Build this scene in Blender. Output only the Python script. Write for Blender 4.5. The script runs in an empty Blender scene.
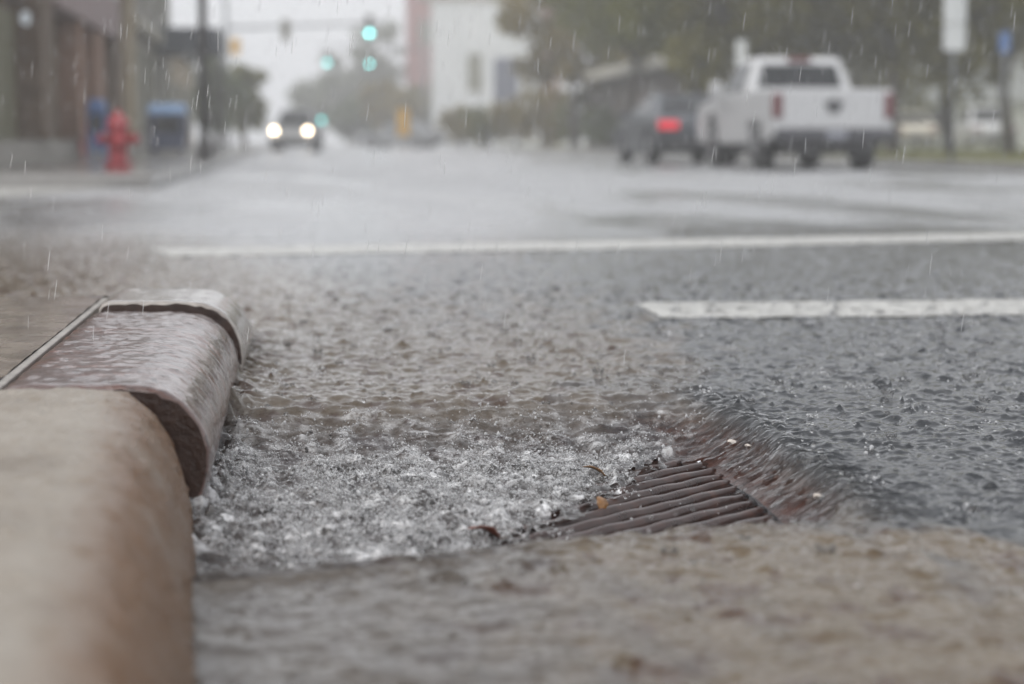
import bpy, bmesh, math, random
import numpy as np
from mathutils import Vector, Matrix

random.seed(7)
rng = np.random.default_rng(11)
S = bpy.context.scene
C = S.collection
R = math.radians

# ------------------------------------------------------------------ camera
FPX, CX, CY, CAMH = 2000.0, 512.0, 342.0, 0.5
TH = math.atan(212 / FPX)                      # the street runs 6 degrees left of the view axis
PITCH = math.atan((CY - 140.0) / FPX)
cam = bpy.data.objects.new('camera', bpy.data.cameras.new('camera'))
C.objects.link(cam)
cam.location = (0, 0, CAMH)
cam.rotation_euler = (math.pi / 2 - PITCH, 0, -TH)
cam.data.lens = FPX / 1024 * 36.0
cam.data.sensor_width = 36.0
cam.data.clip_start = 0.05
cam.data.clip_end = 3000
cam.data.dof.use_dof = True
cam.data.dof.focus_distance = 3.45
cam.data.dof.aperture_fstop = 2.75
S.camera = cam
FW = Vector((math.sin(TH), math.cos(TH), 0)); RT = Vector((math.cos(TH), -math.sin(TH), 0))


def at(px, d, z=0.0):
    """the spot at street distance d metres out along the bearing px"""
    p = FW * d + RT * ((px - CX) / FPX * d)
    return Vector((p.x, p.y, z))


def hz(py, d):
    """height of something d metres away that reaches the level py"""
    return CAMH + (140.0 - py) / FPX * d


# ------------------------------------------------------------------ materials
def newmat(name):
    m = bpy.data.materials.new(name); m.use_nodes = True
    nt = m.node_tree; nt.nodes.clear()
    out = nt.nodes.new('ShaderNodeOutputMaterial')
    return m, nt, out


def nd(nt, t, **kw):
    n = nt.nodes.new(t)
    for k, v in kw.items():
        if k in n.inputs: n.inputs[k].default_value = v
        else: setattr(n, k, v)
    return n


def coords(nt, scale=(1, 1, 1), rot=(0, 0, 0), loc=(0, 0, 0)):
    tc = nd(nt, 'ShaderNodeTexCoord'); mp = nd(nt, 'ShaderNodeMapping')
    mp.inputs['Scale'].default_value = scale; mp.inputs['Rotation'].default_value = rot; mp.inputs['Location'].default_value = loc
    nt.links.new(tc.outputs['Object'], mp.inputs['Vector'])
    return mp.outputs['Vector']


def noise(nt, vec, scale, detail=4.0, rough=0.55, dist=0.0):
    n = nd(nt, 'ShaderNodeTexNoise'); n.inputs['Scale'].default_value = scale
    n.inputs['Detail'].default_value = detail; n.inputs['Roughness'].default_value = rough
    n.inputs['Distortion'].default_value = dist
    if vec is not None: nt.links.new(vec, n.inputs['Vector'])
    return n.outputs['Fac']


def ramp(nt, fac, stops):
    r = nd(nt, 'ShaderNodeValToRGB')
    e = r.color_ramp.elements
    while len(e) < len(stops): e.new(0.5)
    for el, (p, c) in zip(e, stops):
        el.position = p; el.color = (*c, 1) if len(c) == 3 else c
    nt.links.new(fac, r.inputs['Fac'])
    return r.outputs['Color']


def mixc(nt, fac, a, b, blend='MIX'):
    m = nd(nt, 'ShaderNodeMix', data_type='RGBA', blend_type=blend)
    for sock, v in ((m.inputs['Factor'], fac), (m.inputs[6], a), (m.inputs[7], b)):
        if hasattr(v, 'is_linked'): nt.links.new(v, sock)
        elif isinstance(v, (tuple, list)): sock.default_value = (*v, 1)
        else: sock.default_value = v
    return m.outputs[2]


def mth(nt, op, a, b=None, clamp=False):
    m = nd(nt, 'ShaderNodeMath', operation=op); m.use_clamp = clamp
    for s, v in ((m.inputs[0], a), (m.inputs[1], b)):
        if v is None: continue
        if hasattr(v, 'is_linked'): nt.links.new(v, s)
        else: s.default_value = v
    return m.outputs[0]


def bump(nt, h, strength=0.3, dist=0.01):
    b = nd(nt, 'ShaderNodeBump'); b.inputs['Strength'].default_value = strength
    b.inputs['Distance'].default_value = dist
    nt.links.new(h, b.inputs['Height'])
    return b.outputs['Normal']


def wet(name, stops, scale=8.0, rough=0.35, bs=0.3, bd=0.01, spec=0.5, coat=0.0, metal=0.0, fine=60.0, vscale=(1, 1, 1), detail=6):
    """weathered, rain-wet surface: mottled base colour, fine grain bump"""
    m, nt, out = newmat(name)
    v = coords(nt, vscale)
    f1 = noise(nt, v, scale, detail, 0.6)
    col = ramp(nt, f1, stops)
    f2 = noise(nt, v, fine, 3, 0.6)
    col = mixc(nt, 0.35, col, ramp(nt, f2, [(0.3, (0.25, 0.25, 0.25)), (0.7, (0.9, 0.9, 0.9))]), 'OVERLAY')
    p = nd(nt, 'ShaderNodeBsdfPrincipled')
    nt.links.new(col, p.inputs['Base Color'])
    rr = mth(nt, 'MULTIPLY_ADD', f1, 0.3); nt.nodes[-1].inputs[2].default_value = max(rough - 0.15, 0.02)
    nt.links.new(rr, p.inputs['Roughness'])
    p.inputs['Metallic'].default_value = metal
    p.inputs['Specular IOR Level'].default_value = spec
    p.inputs['Coat Weight'].default_value = coat; p.inputs['Coat Roughness'].default_value = 0.08
    hsum = mth(nt, 'ADD', f1, f2)
    nt.links.new(bump(nt, hsum, bs, bd), p.inputs['Normal'])
    nt.links.new(p.outputs[0], out.inputs['Surface'])
    return m


def plain(name, col, rough=0.4, metal=0.0, coat=0.0, var=0.12, scale=3.0):
    a = tuple(c * (1 - var) for c in col); b = tuple(min(1, c * (1 + var)) for c in col)
    return wet(name, [(0.3, a), (0.7, b)], scale, rough, 0.08, 0.005, 0.5, coat, metal, 25.0)


def glow(name, col, strength):
    m, nt, out = newmat(name)
    e = nd(nt, 'ShaderNodeEmission'); e.inputs['Color'].default_value = (*col, 1)
    e.inputs['Strength'].default_value = strength
    nt.links.new(e.outputs[0], out.inputs['Surface'])
    return m


def leafmat(name, dark, light, trans=0.55):
    m, nt, out = newmat(name)
    v = coords(nt)
    f = noise(nt, v, 0.9, 4, 0.65)
    col = ramp(nt, f, [(0.3, dark), (0.7, light)])
    d = nd(nt, 'ShaderNodeBsdfPrincipled'); nt.links.new(col, d.inputs['Base Color']); d.inputs['Roughness'].default_value = 0.6; d.inputs['Specular IOR Level'].default_value = 0.15
    t = nd(nt, 'ShaderNodeBsdfTranslucent'); nt.links.new(col, t.inputs['Color'])
    mx = nd(nt, 'ShaderNodeMixShader'); mx.inputs[0].default_value = trans
    nt.links.new(d.outputs[0], mx.inputs[1]); nt.links.new(t.outputs[0], mx.inputs[2])
    nt.links.new(mx.outputs[0], out.inputs['Surface'])
    return m


M = {}
M['white_paint'] = plain('white_car_paint', (0.58, 0.585, 0.595), 0.5, 0, 0.0, 0.03)
M['dark_paint'] = plain('dark_car_paint', (0.085, 0.095, 0.11), 0.4, 0.0, 0.12)
M['grey_paint'] = plain('grey_car_paint', (0.28, 0.29, 0.30), 0.5, 0.0, 0.0)
M['beige_paint'] = plain('beige_car_paint', (0.72, 0.67, 0.56), 0.5, 0, 0.0)
M['glass'] = plain('dark_window_glass', (0.012, 0.014, 0.017), 0.25, 0, 0.0)
M['rubber'] = plain('tyre_rubber', (0.022, 0.022, 0.023), 0.7)
M['chrome'] = plain('dull_alloy', (0.5, 0.5, 0.52), 0.3, 0.9)
M['dark_plastic'] = plain('dark_plastic', (0.06, 0.06, 0.065), 0.45)
M['bumper'] = plain('grey_bumper_steel', (0.07, 0.07, 0.08), 0.4, 0.2)
M['red_lens'] = plain('red_tail_lens', (0.13, 0.015, 0.02), 0.2, 0, 0.5)
M['red_lit'] = glow('lit_tail_lamp', (1.0, 0.05, 0.08), 0.6)
M['plate'] = plain('plate_white', (0.28, 0.29, 0.33), 0.4)
M['headlamp'] = glow('lit_headlamp', (1.0, 0.80, 0.56), 9.0)
M['green_lamp'] = glow('lit_green_signal', (0.26, 0.95, 0.92), 4.5)
M['green_dim'] = glow('lit_green_signal_far', (0.12, 0.75, 0.72), 3.2)
M['off_lens'] = plain('unlit_signal_lens', (0.06, 0.03, 0.02), 0.3)
M['housing'] = plain('signal_housing', (0.13, 0.12, 0.08), 0.5)
M['steel'] = plain('galvanised_steel', (0.20, 0.21, 0.22), 0.45, 0.4)
M['dark_pole'] = plain('dark_painted_pole', (0.09, 0.085, 0.085), 0.5)
M['hydrant_red'] = plain('hydrant_red', (0.34, 0.028, 0.038), 0.35, 0, 0.3)
M['hydrant_dark'] = plain('hydrant_flange', (0.30, 0.03, 0.04), 0.45)
M['blue'] = plain('blue_enamel', (0.06, 0.14, 0.36), 0.35, 0, 0.3)
M['pale_blue'] = plain('pale_blue_lid', (0.16, 0.32, 0.58), 0.3, 0, 0.4)
M['navy'] = plain('navy_bin', (0.06, 0.075, 0.13), 0.45)
M['red_box'] = plain('red_box', (0.40, 0.05, 0.05), 0.4)
M['yellow'] = plain('yellow_sign', (0.62, 0.34, 0.03), 0.45)
M['sign_white'] = plain('sign_white', (0.62, 0.64, 0.63), 0.4)
M['sign_pink'] = plain('sign_pinkish', (0.50, 0.42, 0.42), 0.4)
M['brick_brown'] = wet('brown_brick', [(0.3, (0.13, 0.08, 0.058)), (0.7, (0.24, 0.155, 0.115))], 2.0, 0.7)
M['brick_dark'] = wet('dark_brown_stone', [(0.3, (0.095, 0.062, 0.04)), (0.7, (0.17, 0.118, 0.08))], 2.0, 0.7)
M['orange_brick'] = wet('orange_brick', [(0.3, (0.22, 0.12, 0.08)), (0.7, (0.32, 0.19, 0.13))], 2.0, 0.7)
M['tan'] = wet('tan_stone', [(0.3, (0.36, 0.29, 0.19)), (0.7, (0.48, 0.40, 0.28))], 2.0, 0.7)
M['grey_stone'] = wet('grey_render', [(0.3, (0.24, 0.23, 0.21)), (0.7, (0.36, 0.34, 0.31))], 2.0, 0.7)
M['mauve'] = wet('mauve_fascia', [(0.3, (0.26, 0.19, 0.19)), (0.7, (0.34, 0.26, 0.26))], 2.0, 0.6)
M['shop_glass'] = plain('shop_glass', (0.15, 0.145, 0.09), 0.45)
M['canopy'] = plain('dark_canopy', (0.05, 0.06, 0.075), 0.5)
M['pink_brick'] = wet('pink_brick', [(0.3, (0.27, 0.11, 0.10)), (0.7, (0.36, 0.17, 0.155))], 1.0, 0.8)
M['white_wall'] = wet('white_wall', [(0.3, (0.66, 0.68, 0.68)), (0.7, (0.78, 0.79, 0.79))], 0.6, 0.7)
M['blue_window'] = plain('blue_dark_window', (0.035, 0.045, 0.10), 0.2)
M['brown_wall'] = wet('dark_brown_cladding', [(0.3, (0.07, 0.055, 0.045)), (0.7, (0.13, 0.10, 0.085))], 1.0, 0.7)
M['fascia'] = plain('pale_fascia', (0.42, 0.40, 0.34), 0.6)
M['bark'] = wet('bark', [(0.3, (0.03, 0.024, 0.018)), (0.7, (0.08, 0.06, 0.045))], 6.0, 0.8, 0.6, 0.03)
M['leaf_dark'] = leafmat('dark_olive_leaves', (0.085, 0.085, 0.010), (0.235, 0.205, 0.028))
M['leaf_mid'] = leafmat('mid_green_leaves', (0.10, 0.11, 0.015), (0.25, 0.245, 0.045))
M['leaf_grey'] = leafmat('grey_green_leaves', (0.09, 0.12, 0.04), (0.18, 0.21, 0.09))
M['leaf_autumn'] = leafmat('yellowing_leaves', (0.15, 0.12, 0.02), (0.36, 0.27, 0.06))
M['roof_grey'] = plain('grey_roof', (0.20, 0.21, 0.20), 0.6)
M['house_wall'] = plain('pale_house_wall', (0.50, 0.52, 0.48), 0.7)
M['lamp_lit'] = glow('lit_wall_lamp', (0.85, 0.93, 1.0), 0.3)


# asphalt, wet concrete and grate iron
def road_mat():
    m, nt, out = newmat('wet_asphalt')
    v = coords(nt)
    vor = nd(nt, 'ShaderNodeTexVoronoi'); vor.inputs['Scale'].default_value = 95; nt.links.new(v, vor.inputs['Vector'])
    stone = ramp(nt, vor.outputs['Color'], [(0.2, (0.022, 0.025, 0.030)), (0.8, (0.085, 0.092, 0.105))])
    big = noise(nt, v, 0.8, 5, 0.6)
    col = mixc(nt, 0.6, stone, ramp(nt, big, [(0.3, (0.024, 0.027, 0.032)), (0.7, (0.06, 0.066, 0.076))]))
    at_ = nd(nt, 'ShaderNodeAttribute'); at_.attribute_name = 'gutter'
    conc = ramp(nt, noise(nt, v, 9, 6, 0.65), [(0.3, (0.13, 0.10, 0.075)), (0.7, (0.27, 0.22, 0.17))])
    col = mixc(nt, at_.outputs['Fac'], col, conc)
    pit = nd(nt, 'ShaderNodeAttribute'); pit.attribute_name = 'pit'
    rust = ramp(nt, noise(nt, v, 30, 6, 0.7), [(0.35, (0.018, 0.007, 0.005)), (0.6, (0.07, 0.028, 0.02)), (0.75, (0.15, 0.075, 0.05))])
    col = mixc(nt, pit.outputs['Fac'], col, rust)
    p = nd(nt, 'ShaderNodeBsdfPrincipled'); nt.links.new(col, p.inputs['Base Color']); p.inputs['Roughness'].default_value = 0.3
    nt.links.new(bump(nt, mth(nt, 'ADD', vor.outputs['Distance'], mth(nt, 'MULTIPLY', mth(nt, 'MULTIPLY', noise(nt, v, 38, 4, 0.6), pit.outputs['Fac']), 4.0)), 0.5, 0.004), p.inputs['Normal'])
    nt.links.new(p.outputs[0], out.inputs['Surface'])
    return m


def water_mat():
    m, nt, out = newmat('muddy_rain_water')
    v = coords(nt)
    v2 = coords(nt, (1.0, 1.6, 1.0))
    mud = nd(nt, 'ShaderNodeAttribute'); mud.attribute_name = 'mud'
    fo = nd(nt, 'ShaderNodeAttribute'); fo.attribute_name = 'foam'
    n1 = noise(nt, v, 330, 2, 0.5); n2 = noise(nt, v, 75, 3, 0.6)
    h = mth(nt, 'ADD', mth(nt, 'MULTIPLY', n1, 0.25), n2)
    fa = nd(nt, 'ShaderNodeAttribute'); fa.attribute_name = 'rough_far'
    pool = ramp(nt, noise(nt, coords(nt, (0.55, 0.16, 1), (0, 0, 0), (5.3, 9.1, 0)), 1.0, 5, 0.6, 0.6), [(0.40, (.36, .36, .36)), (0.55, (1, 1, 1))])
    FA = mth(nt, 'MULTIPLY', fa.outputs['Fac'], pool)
    h = mth(nt, 'ADD', h, mth(nt, 'MULTIPLY', noise(nt, v, 22, 3, 0.6), mth(nt, 'MULTIPLY', FA, 6.0)))
    nrm = bump(nt, h, 0.16, 0.004)
    bn = nt.nodes[-1]; nt.links.new(mth(nt, 'MULTIPLY_ADD', FA, 0.5), bn.inputs['Strength']); nt.nodes[-1].inputs[2].default_value = 0.16
    fr = nd(nt, 'ShaderNodeFresnel'); fr.inputs['IOR'].default_value = 1.333; nt.links.new(nrm, fr.inputs['Normal'])
    gl = nd(nt, 'ShaderNodeBsdfGlossy'); nt.links.new(mth(nt, 'MULTIPLY_ADD', FA, 0.36), gl.inputs['Roughness']); nt.nodes[-1].inputs[2].default_value = 0.09; nt.links.new(nrm, gl.inputs['Normal'])
    gl.inputs['Color'].default_value = (1, 1, 1, 1)
    tr = nd(nt, 'ShaderNodeBsdfTransparent'); tr.inputs['Color'].default_value = (0.92, 0.90, 0.87, 1)
    silt = noise(nt, v2, 11, 5, 0.65, 0.4)
    grey = ramp(nt, silt, [(0.3, (0.06, 0.068, 0.08)), (0.7, (0.10, 0.112, 0.13))])
    brown = ramp(nt, silt, [(0.30, (0.10, 0.06, 0.028)), (0.42, (0.140, 0.102, 0.062)), (0.75, (0.195, 0.150, 0.098))])
    blot = noise(nt, coords(nt, (1.0, 0.6, 1.0)), 17, 3, 0.5, 0.3)
    brown = mixc(nt, ramp(nt, blot, [(0.55, (0, 0, 0)), (0.60, (1, 1, 1))]), brown, (0.07, 0.027, 0.005))
    col = mixc(nt, mud.outputs['Fac'], grey, brown)
    df = nd(nt, 'ShaderNodeBsdfDiffuse'); nt.links.new(col, df.inputs['Color'])
    turb = mth(nt, 'MULTIPLY_ADD', mud.outputs['Fac'], 0.48); nt.nodes[-1].inputs[2].default_value = 0.20
    turb = mth(nt, 'ADD', turb, mth(nt, 'MULTIPLY', FA, 0.5), True)
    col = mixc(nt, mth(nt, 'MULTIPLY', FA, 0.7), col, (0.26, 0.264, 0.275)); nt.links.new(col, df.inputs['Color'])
    under = nd(nt, 'ShaderNodeMixShader'); nt.links.new(turb, under.inputs[0])
    nt.links.new(tr.outputs[0], under.inputs[1]); nt.links.new(df.outputs[0], under.inputs[2])
    # aerated water
    fn = noise(nt, v, 120, 4, 0.7)
    ff = mth(nt, 'MULTIPLY', fo.outputs['Fac'], ramp(nt, fn, [(0.45, (0, 0, 0)), (0.58, (1, 1, 1))]))
    fb = noise(nt, coords(nt, (0.55, 1.0, 1.0)), 24, 6, 0.72, 0.8)
    fb = mth(nt, 'MULTIPLY', fo.outputs['Fac'], ramp(nt, fb, [(0.48, (0, 0, 0)), (0.60, (1, 1, 1))]))
    ff = mth(nt, 'MULTIPLY', mth(nt, 'ADD', mth(nt, 'MULTIPLY', ff, 0.36), mth(nt, 'MULTIPLY', fb, 0.78)), 1.0, True)
    fd = nd(nt, 'ShaderNodeBsdfDiffuse'); fd.inputs['Color'].default_value = (0.78, 0.78, 0.79, 1)
    u2 = nd(nt, 'ShaderNodeMixShader'); nt.links.new(ff, u2.inputs[0])
    nt.links.new(under.outputs[0], u2.inputs[1]); nt.links.new(fd.outputs[0], u2.inputs[2])
    sf = nd(nt, 'ShaderNodeMixShader'); nt.links.new(fr.outputs[0], sf.inputs[0])
    nt.links.new(u2.outputs[0], sf.inputs[1]); nt.links.new(gl.outputs[0], sf.inputs[2])
    nt.links.new(sf.outputs[0], out.inputs['Surface'])
    return m


def drop_mat(name, aer):
    m, nt, out = newmat(name)
    g = nd(nt, 'ShaderNodeBsdfGlass'); g.inputs['IOR'].default_value = 1.333; g.inputs['Roughness'].default_value = 0.02
    g.inputs['Color'].default_value = (1, 1, 1, 1)
    d = nd(nt, 'ShaderNodeBsdfTranslucent'); d.inputs['Color'].default_value = (.85, .85, .86, 1)
    d2 = nd(nt, 'ShaderNodeBsdfDiffuse'); d2.inputs['Color'].default_value = (.85, .85, .86, 1)
    a = nd(nt, 'ShaderNodeMixShader'); nt.links.new(d.outputs[0], a.inputs[1]); nt.links.new(d2.outputs[0], a.inputs[2])
    b = nd(nt, 'ShaderNodeMixShader'); b.inputs[0].default_value = aer
    nt.links.new(g.outputs[0], b.inputs[1]); nt.links.new(a.outputs[0], b.inputs[2])
    nt.links.new(b.outputs[0], out.inputs['Surface'])
    return m


def rain_mat():
    m, nt, out = newmat('falling_drop_water')
    g = nd(nt, 'ShaderNodeBsdfTranslucent'); g.inputs['Color'].default_value = (.95, .95, .95, 1)
    t = nd(nt, 'ShaderNodeBsdfTransparent')
    fr = nd(nt, 'ShaderNodeFresnel'); fr.inputs['IOR'].default_value = 1.5
    f = mth(nt, 'ADD', fr.outputs[0], 0.30, True)
    mx = nd(nt, 'ShaderNodeMixShader'); nt.links.new(f, mx.inputs[0])
    nt.links.new(t.outputs[0], mx.inputs[1]); nt.links.new(g.outputs[0], mx.inputs[2])
    nt.links.new(mx.outputs[0], out.inputs['Surface'])
    return m


M['road'] = road_mat(); M['water'] = water_mat(); M['drop'] = drop_mat('clear_water_drop', .08); M['bead'] = drop_mat('aerated_bead', .85); M['rain'] = rain_mat()
M['line'] = wet('road_paint', [(0.30, (0.20, 0.20, 0.195)), (0.55, (0.50, 0.495, 0.47))], 16, 0.4, 0.4, 0.003)
M['iron'] = wet('wet_rusty_iron', [(0.3, (0.022, 0.010, 0.008)), (0.55, (0.045, 0.022, 0.018)), (0.75, (0.09, 0.04, 0.027))], 18, 0.30, 0.2, 0.0015, 0.5, 0.25)
M['basin'] = plain('basin_dark', (0.02, 0.014, 0.012), 0.6)
M['pavement'] = wet('wet_pavement', [(0.3, (0.13, 0.10, 0.075)), (0.7, (0.30, 0.245, 0.195))], 9, 0.25, 0.35, 0.004, 0.5, 0.6, 0, 70, (1, 1, 1))
M['far_pavement'] = plain('far_pavement', (0.24, 0.23, 0.22), 0.25, 0, 0.3)
M['grass'] = wet('wet_grass', [(0.3, (0.10, 0.11, 0.03)), (0.7, (0.21, 0.20, 0.075))], 3, 0.6)


def curb_near_mat():
    m, nt, out = newmat('sandy_curb_concrete')
    v = coords(nt)
    f = noise(nt, v, 5, 6, 0.6)
    col = ramp(nt, f, [(0.25, (0.18, 0.145, 0.11)), (0.45, (0.29, 0.25, 0.205)), (0.75, (0.38, 0.34, 0.29))])
    sp = noise(nt, v, 140, 2, 0.5)
    col = mixc(nt, ramp(nt, sp, [(0.62, (0, 0, 0)), (0.72, (0.6, 0.6, 0.6))]), col, (0.13, 0.09, 0.06))
    # ochre algae stain along the gutter face
    a = nd(nt, 'ShaderNodeAttribute'); a.attribute_name = 'face'
    st = mth(nt, 'MULTIPLY', a.outputs['Fac'], ramp(nt, noise(nt, v, 7, 5, 0.6), [(0.3, (0.6, 0.6, 0.6)), (0.5, (1, 1, 1))]))
    col = mixc(nt, st, col, (0.135, 0.052, 0.004))
    p = nd(nt, 'ShaderNodeBsdfPrincipled'); nt.links.new(col, p.inputs['Base Color']); p.inputs['Roughness'].default_value = 0.36; p.inputs['Coat Weight'].default_value = 0.15; p.inputs['Coat Roughness'].default_value = 0.15
    nt.links.new(bump(nt, mth(nt, 'ADD', f, sp), 0.8, 0.009), p.inputs['Normal'])
    nt.links.new(p.outputs[0], out.inputs['Surface'])
    return m


def curb_wet_mat():
    m, nt, out = newmat('wet_mauve_curb')
    v = coords(nt, (1, 1, 1)); vs = coords(nt, (1.0, 5.0, 1.0))
    f = noise(nt, v, 7, 6, 0.65)
    col = ramp(nt, f, [(0.25, (0.055, 0.027, 0.022)), (0.5, (0.125, 0.078, 0.068)), (0.75, (0.22, 0.165, 0.15))])
    st = noise(nt, vs, 4.5, 4, 0.6)
    col = mixc(nt, ramp(nt, st, [(0.52, (0, 0, 0)), (0.62, (0.8, 0.8, 0.8))]), col, (0.15, 0.05, 0.028))
    sp = noise(nt, v, 60, 3, 0.6)
    col = mixc(nt, ramp(nt, sp, [(0.56, (0, 0, 0)), (0.64, (0.85, 0.85, 0.85))]), col, (0.04, 0.024, 0.02))
    p = nd(nt, 'ShaderNodeBsdfPrincipled'); nt.links.new(col, p.inputs['Base Color']); p.inputs['Roughness'].default_value = 0.28
    p.inputs['Coat Weight'].default_value = 0.8; p.inputs['Coat Roughness'].default_value = 0.08; p.inputs['Coat IOR'].default_value = 1.33
    rip = noise(nt, coords(nt, (0.7, 2.5, 1)), 26, 3, 0.6)
    nt.links.new(bump(nt, mth(nt, 'ADD', rip, mth(nt, 'MULTIPLY', sp, 0.6)), 0.16, 0.003), p.inputs['Coat Normal'])
    nt.links.new(bump(nt, mth(nt, 'ADD', f, sp), 0.8, 0.006), p.inputs['Normal'])
    nt.links.new(p.outputs[0], out.inputs['Surface'])
    return m


M['curb_near'] = curb_near_mat(); M['curb_wet'] = curb_wet_mat()
M['joint_face'] = wet('shaded_joint_face', [(0.3, (0.022, 0.011, 0.008)), (0.7, (0.055, 0.03, 0.022))], 14, 0.35, 0.5, 0.005)  # contact shade of the kerb joints, painted into the end-face colour
M['curb_pale'] = wet('pale_wet_curb', [(0.3, (0.22, 0.19, 0.17)), (0.7, (0.36, 0.33, 0.30))], 7, 0.2, 0.3, 0.004, 0.5, 0.5)
M['leaf_orange'] = plain('orange_leaf', (0.24, 0.115, 0.035), 0.35, 0, 0.4, 0.3, 60)
M['leaf_red'] = plain('red_leaf', (0.26, 0.09, 0.06), 0.35, 0, 0.4, 0.3, 60)
M['chip'] = plain('pale_chip', (0.62, 0.56, 0.50), 0.4, 0, 0.3, 0.2, 60)
M['twig'] = plain('twig_brown', (0.10, 0.06, 0.035), 0.5)


# ------------------------------------------------------------------ mesh helpers
class MB:
    def __init__(s): s.v = []; s.f = []

    def add(s, vs, fs):
        o = len(s.v); s.v += [tuple(x) for x in vs]; s.f += [tuple(i + o for i in f) for f in fs]; return s

    def box(s, x0, x1, y0, y1, z0, z1, tx=0.0, ty=0.0):
        a = [(x0, y0, z0), (x1, y0, z0), (x1, y1, z0), (x0, y1, z0),
             (x0 + tx, y0 + ty, z1), (x1 - tx, y0 + ty, z1), (x1 - tx, y1 - ty, z1), (x0 + tx, y1 - ty, z1)]
        return s.add(a, [(3, 2, 1, 0), (4, 5, 6, 7), (0, 1, 5, 4), (1, 2, 6, 5), (2, 3, 7, 6), (3, 0, 4, 7)])

    def tube(s, pts, rad, n=10):
        pts = [Vector(p) for p in pts]
        if not isinstance(rad, (list, tuple)): rad = [rad] * len(pts)
        vs = []; fs = []
        for i, p in enumerate(pts):
            d = (pts[min(i + 1, len(pts) - 1)] - pts[max(i - 1, 0)]).normalized()
            u = d.cross(Vector((0, 0, 1))) if abs(d.z) < 0.95 else d.cross(Vector((1, 0, 0)))
            u.normalize(); w = d.cross(u)
            for k in range(n):
                a = 2 * math.pi * k / n
                vs.append(p + (u * math.cos(a) + w * math.sin(a)) * rad[i])
        for i in range(len(pts) - 1):
            for k in range(n):
                k2 = (k + 1) % n
                fs.append((i * n + k, i * n + k2, (i + 1) * n + k2, (i + 1) * n + k))
        fs.append(tuple(range(n))[::-1]); fs.append(tuple((len(pts) - 1) * n + k for k in range(n)))
        return s.add(vs, fs)

    def lathe(s, prof, c=(0, 0, 0), n=20, axis='z'):
        vs = []; fs = []
        for r, h in prof:
            for k in range(n):
                a = 2 * math.pi * k / n
                p = (r * math.cos(a), r * math.sin(a), h)
                if axis == 'x': p = (h, r * math.cos(a), r * math.sin(a))
                if axis == 'y': p = (r * math.sin(a), h, r * math.cos(a))
                vs.append((p[0] + c[0], p[1] + c[1], p[2] + c[2]))
        for i in range(len(prof) - 1):
            for k in range(n):
                k2 = (k + 1) % n
                fs.append((i * n + k, i * n + k2, (i + 1) * n + k2, (i + 1) * n + k))
        fs.append(tuple(range(n))[::-1]); fs.append(tuple((len(prof) - 1) * n + k for k in range(n)))
        return s.add(vs, fs)

    def prism_x(s, poly, x0, x1, inset=0.0):
        """side outline (y,z) extruded across x"""
        n = len(poly)
        vs = [(x0, y, z) for y, z in poly] + [(x1, y, z) for y, z in poly]
        fs = [tuple(range(n))[::-1], tuple(range(n, 2 * n))]
        for i in range(n):
            j = (i + 1) % n
            fs.append((i, j, n + j, n + i))
        return s.add(vs, fs)

    def quad(s, a, b, c, d, t=0.012):
        """thin panel with its own thickness"""
        a, b, c, d = map(Vector, (a, b, c, d))
        n = (b - a).cross(d - a).normalized() * t
        return s.add([a, b, c, d, a + n, b + n, c + n, d + n],
                     [(3, 2, 1, 0), (4, 5, 6, 7), (0, 1, 5, 4), (1, 2, 6, 5), (2, 3, 7, 6), (3, 0, 4, 7)])


def obj(name, mb, mat, parent=None, smooth=False, bevel=0.0, loc=None):
    me = bpy.data.meshes.new(name)
    me.from_pydata(mb.v, [], mb.f); me.update()
    bm = bmesh.new(); bm.from_mesh(me); bmesh.ops.recalc_face_normals(bm, faces=bm.faces); bm.to_mesh(me); bm.free()
    if smooth:
        for p in me.polygons: p.use_smooth = True
    me.materials.append(mat)
    o = bpy.data.objects.new(name, me); C.objects.link(o)
    if parent is not None: o.parent = parent
    if loc is not None: o.location = loc
    if bevel:
        b = o.modifiers.new('bevel', 'BEVEL'); b.width = bevel; b.segments = 2; b.limit_method = 'ANGLE'; b.angle_limit = R(35)
    return o


def npmesh(name, verts, faces, mat, smooth=True, attrs=None):
    """mesh straight from arrays (all faces the same size)"""
    me = bpy.data.meshes.new(name)
    nv, nf, k = len(verts), len(faces), faces.shape[1]
    me.vertices.add(nv); me.vertices.foreach_set('co', np.ascontiguousarray(verts, np.float32).ravel())
    me.loops.add(nf * k); me.loops.foreach_set('vertex_index', np.ascontiguousarray(faces, np.int32).ravel())
    me.polygons.add(nf)
    me.polygons.foreach_set('loop_start', np.arange(0, nf * k, k, dtype=np.int32))
    me.polygons.foreach_set('loop_total', np.full(nf, k, dtype=np.int32))
    if smooth: me.polygons.foreach_set('use_smooth', np.ones(nf, bool))
    for an, av in (attrs or {}).items():
        a = me.attributes.new(an, 'FLOAT', 'POINT'); a.data.foreach_set('value', np.ascontiguousarray(av, np.float32))
    me.update(calc_edges=True); me.validate()
    me.materials.append(mat)
    o = bpy.data.objects.new(name, me); C.objects.link(o)
    return o


def tag(o, label, cat, group=None):
    o['label'] = label; o['category'] = cat
    if group: o['group'] = group
    return o


def struct(o, kind='structure'):
    o['kind'] = kind; return o


def thing(name, label, cat, loc=(0, 0, 0), rz=0.0, group=None):
    o = bpy.data.objects.new(name, None); C.objects.link(o)
    o.empty_display_size = 0.1
    o.location = loc; o.rotation_euler = (0, 0, rz)
    return tag(o, label, cat, group)


def sm(a, b, x):
    t = np.clip((x - a) / (b - a), 0, 1); return t * t * (3 - 2 * t)


# ------------------------------------------------------------------ the lie of the gutter
G_X0, G_X1, G_Y0, G_Y1, G_Z = 0.02, 0.725, 2.52, 3.44, -0.062      # drain grate


def rim_y(x): return 2.26 + 0.19 * np.clip((x + 0.12) / 0.55, 0, 1.2)


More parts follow.
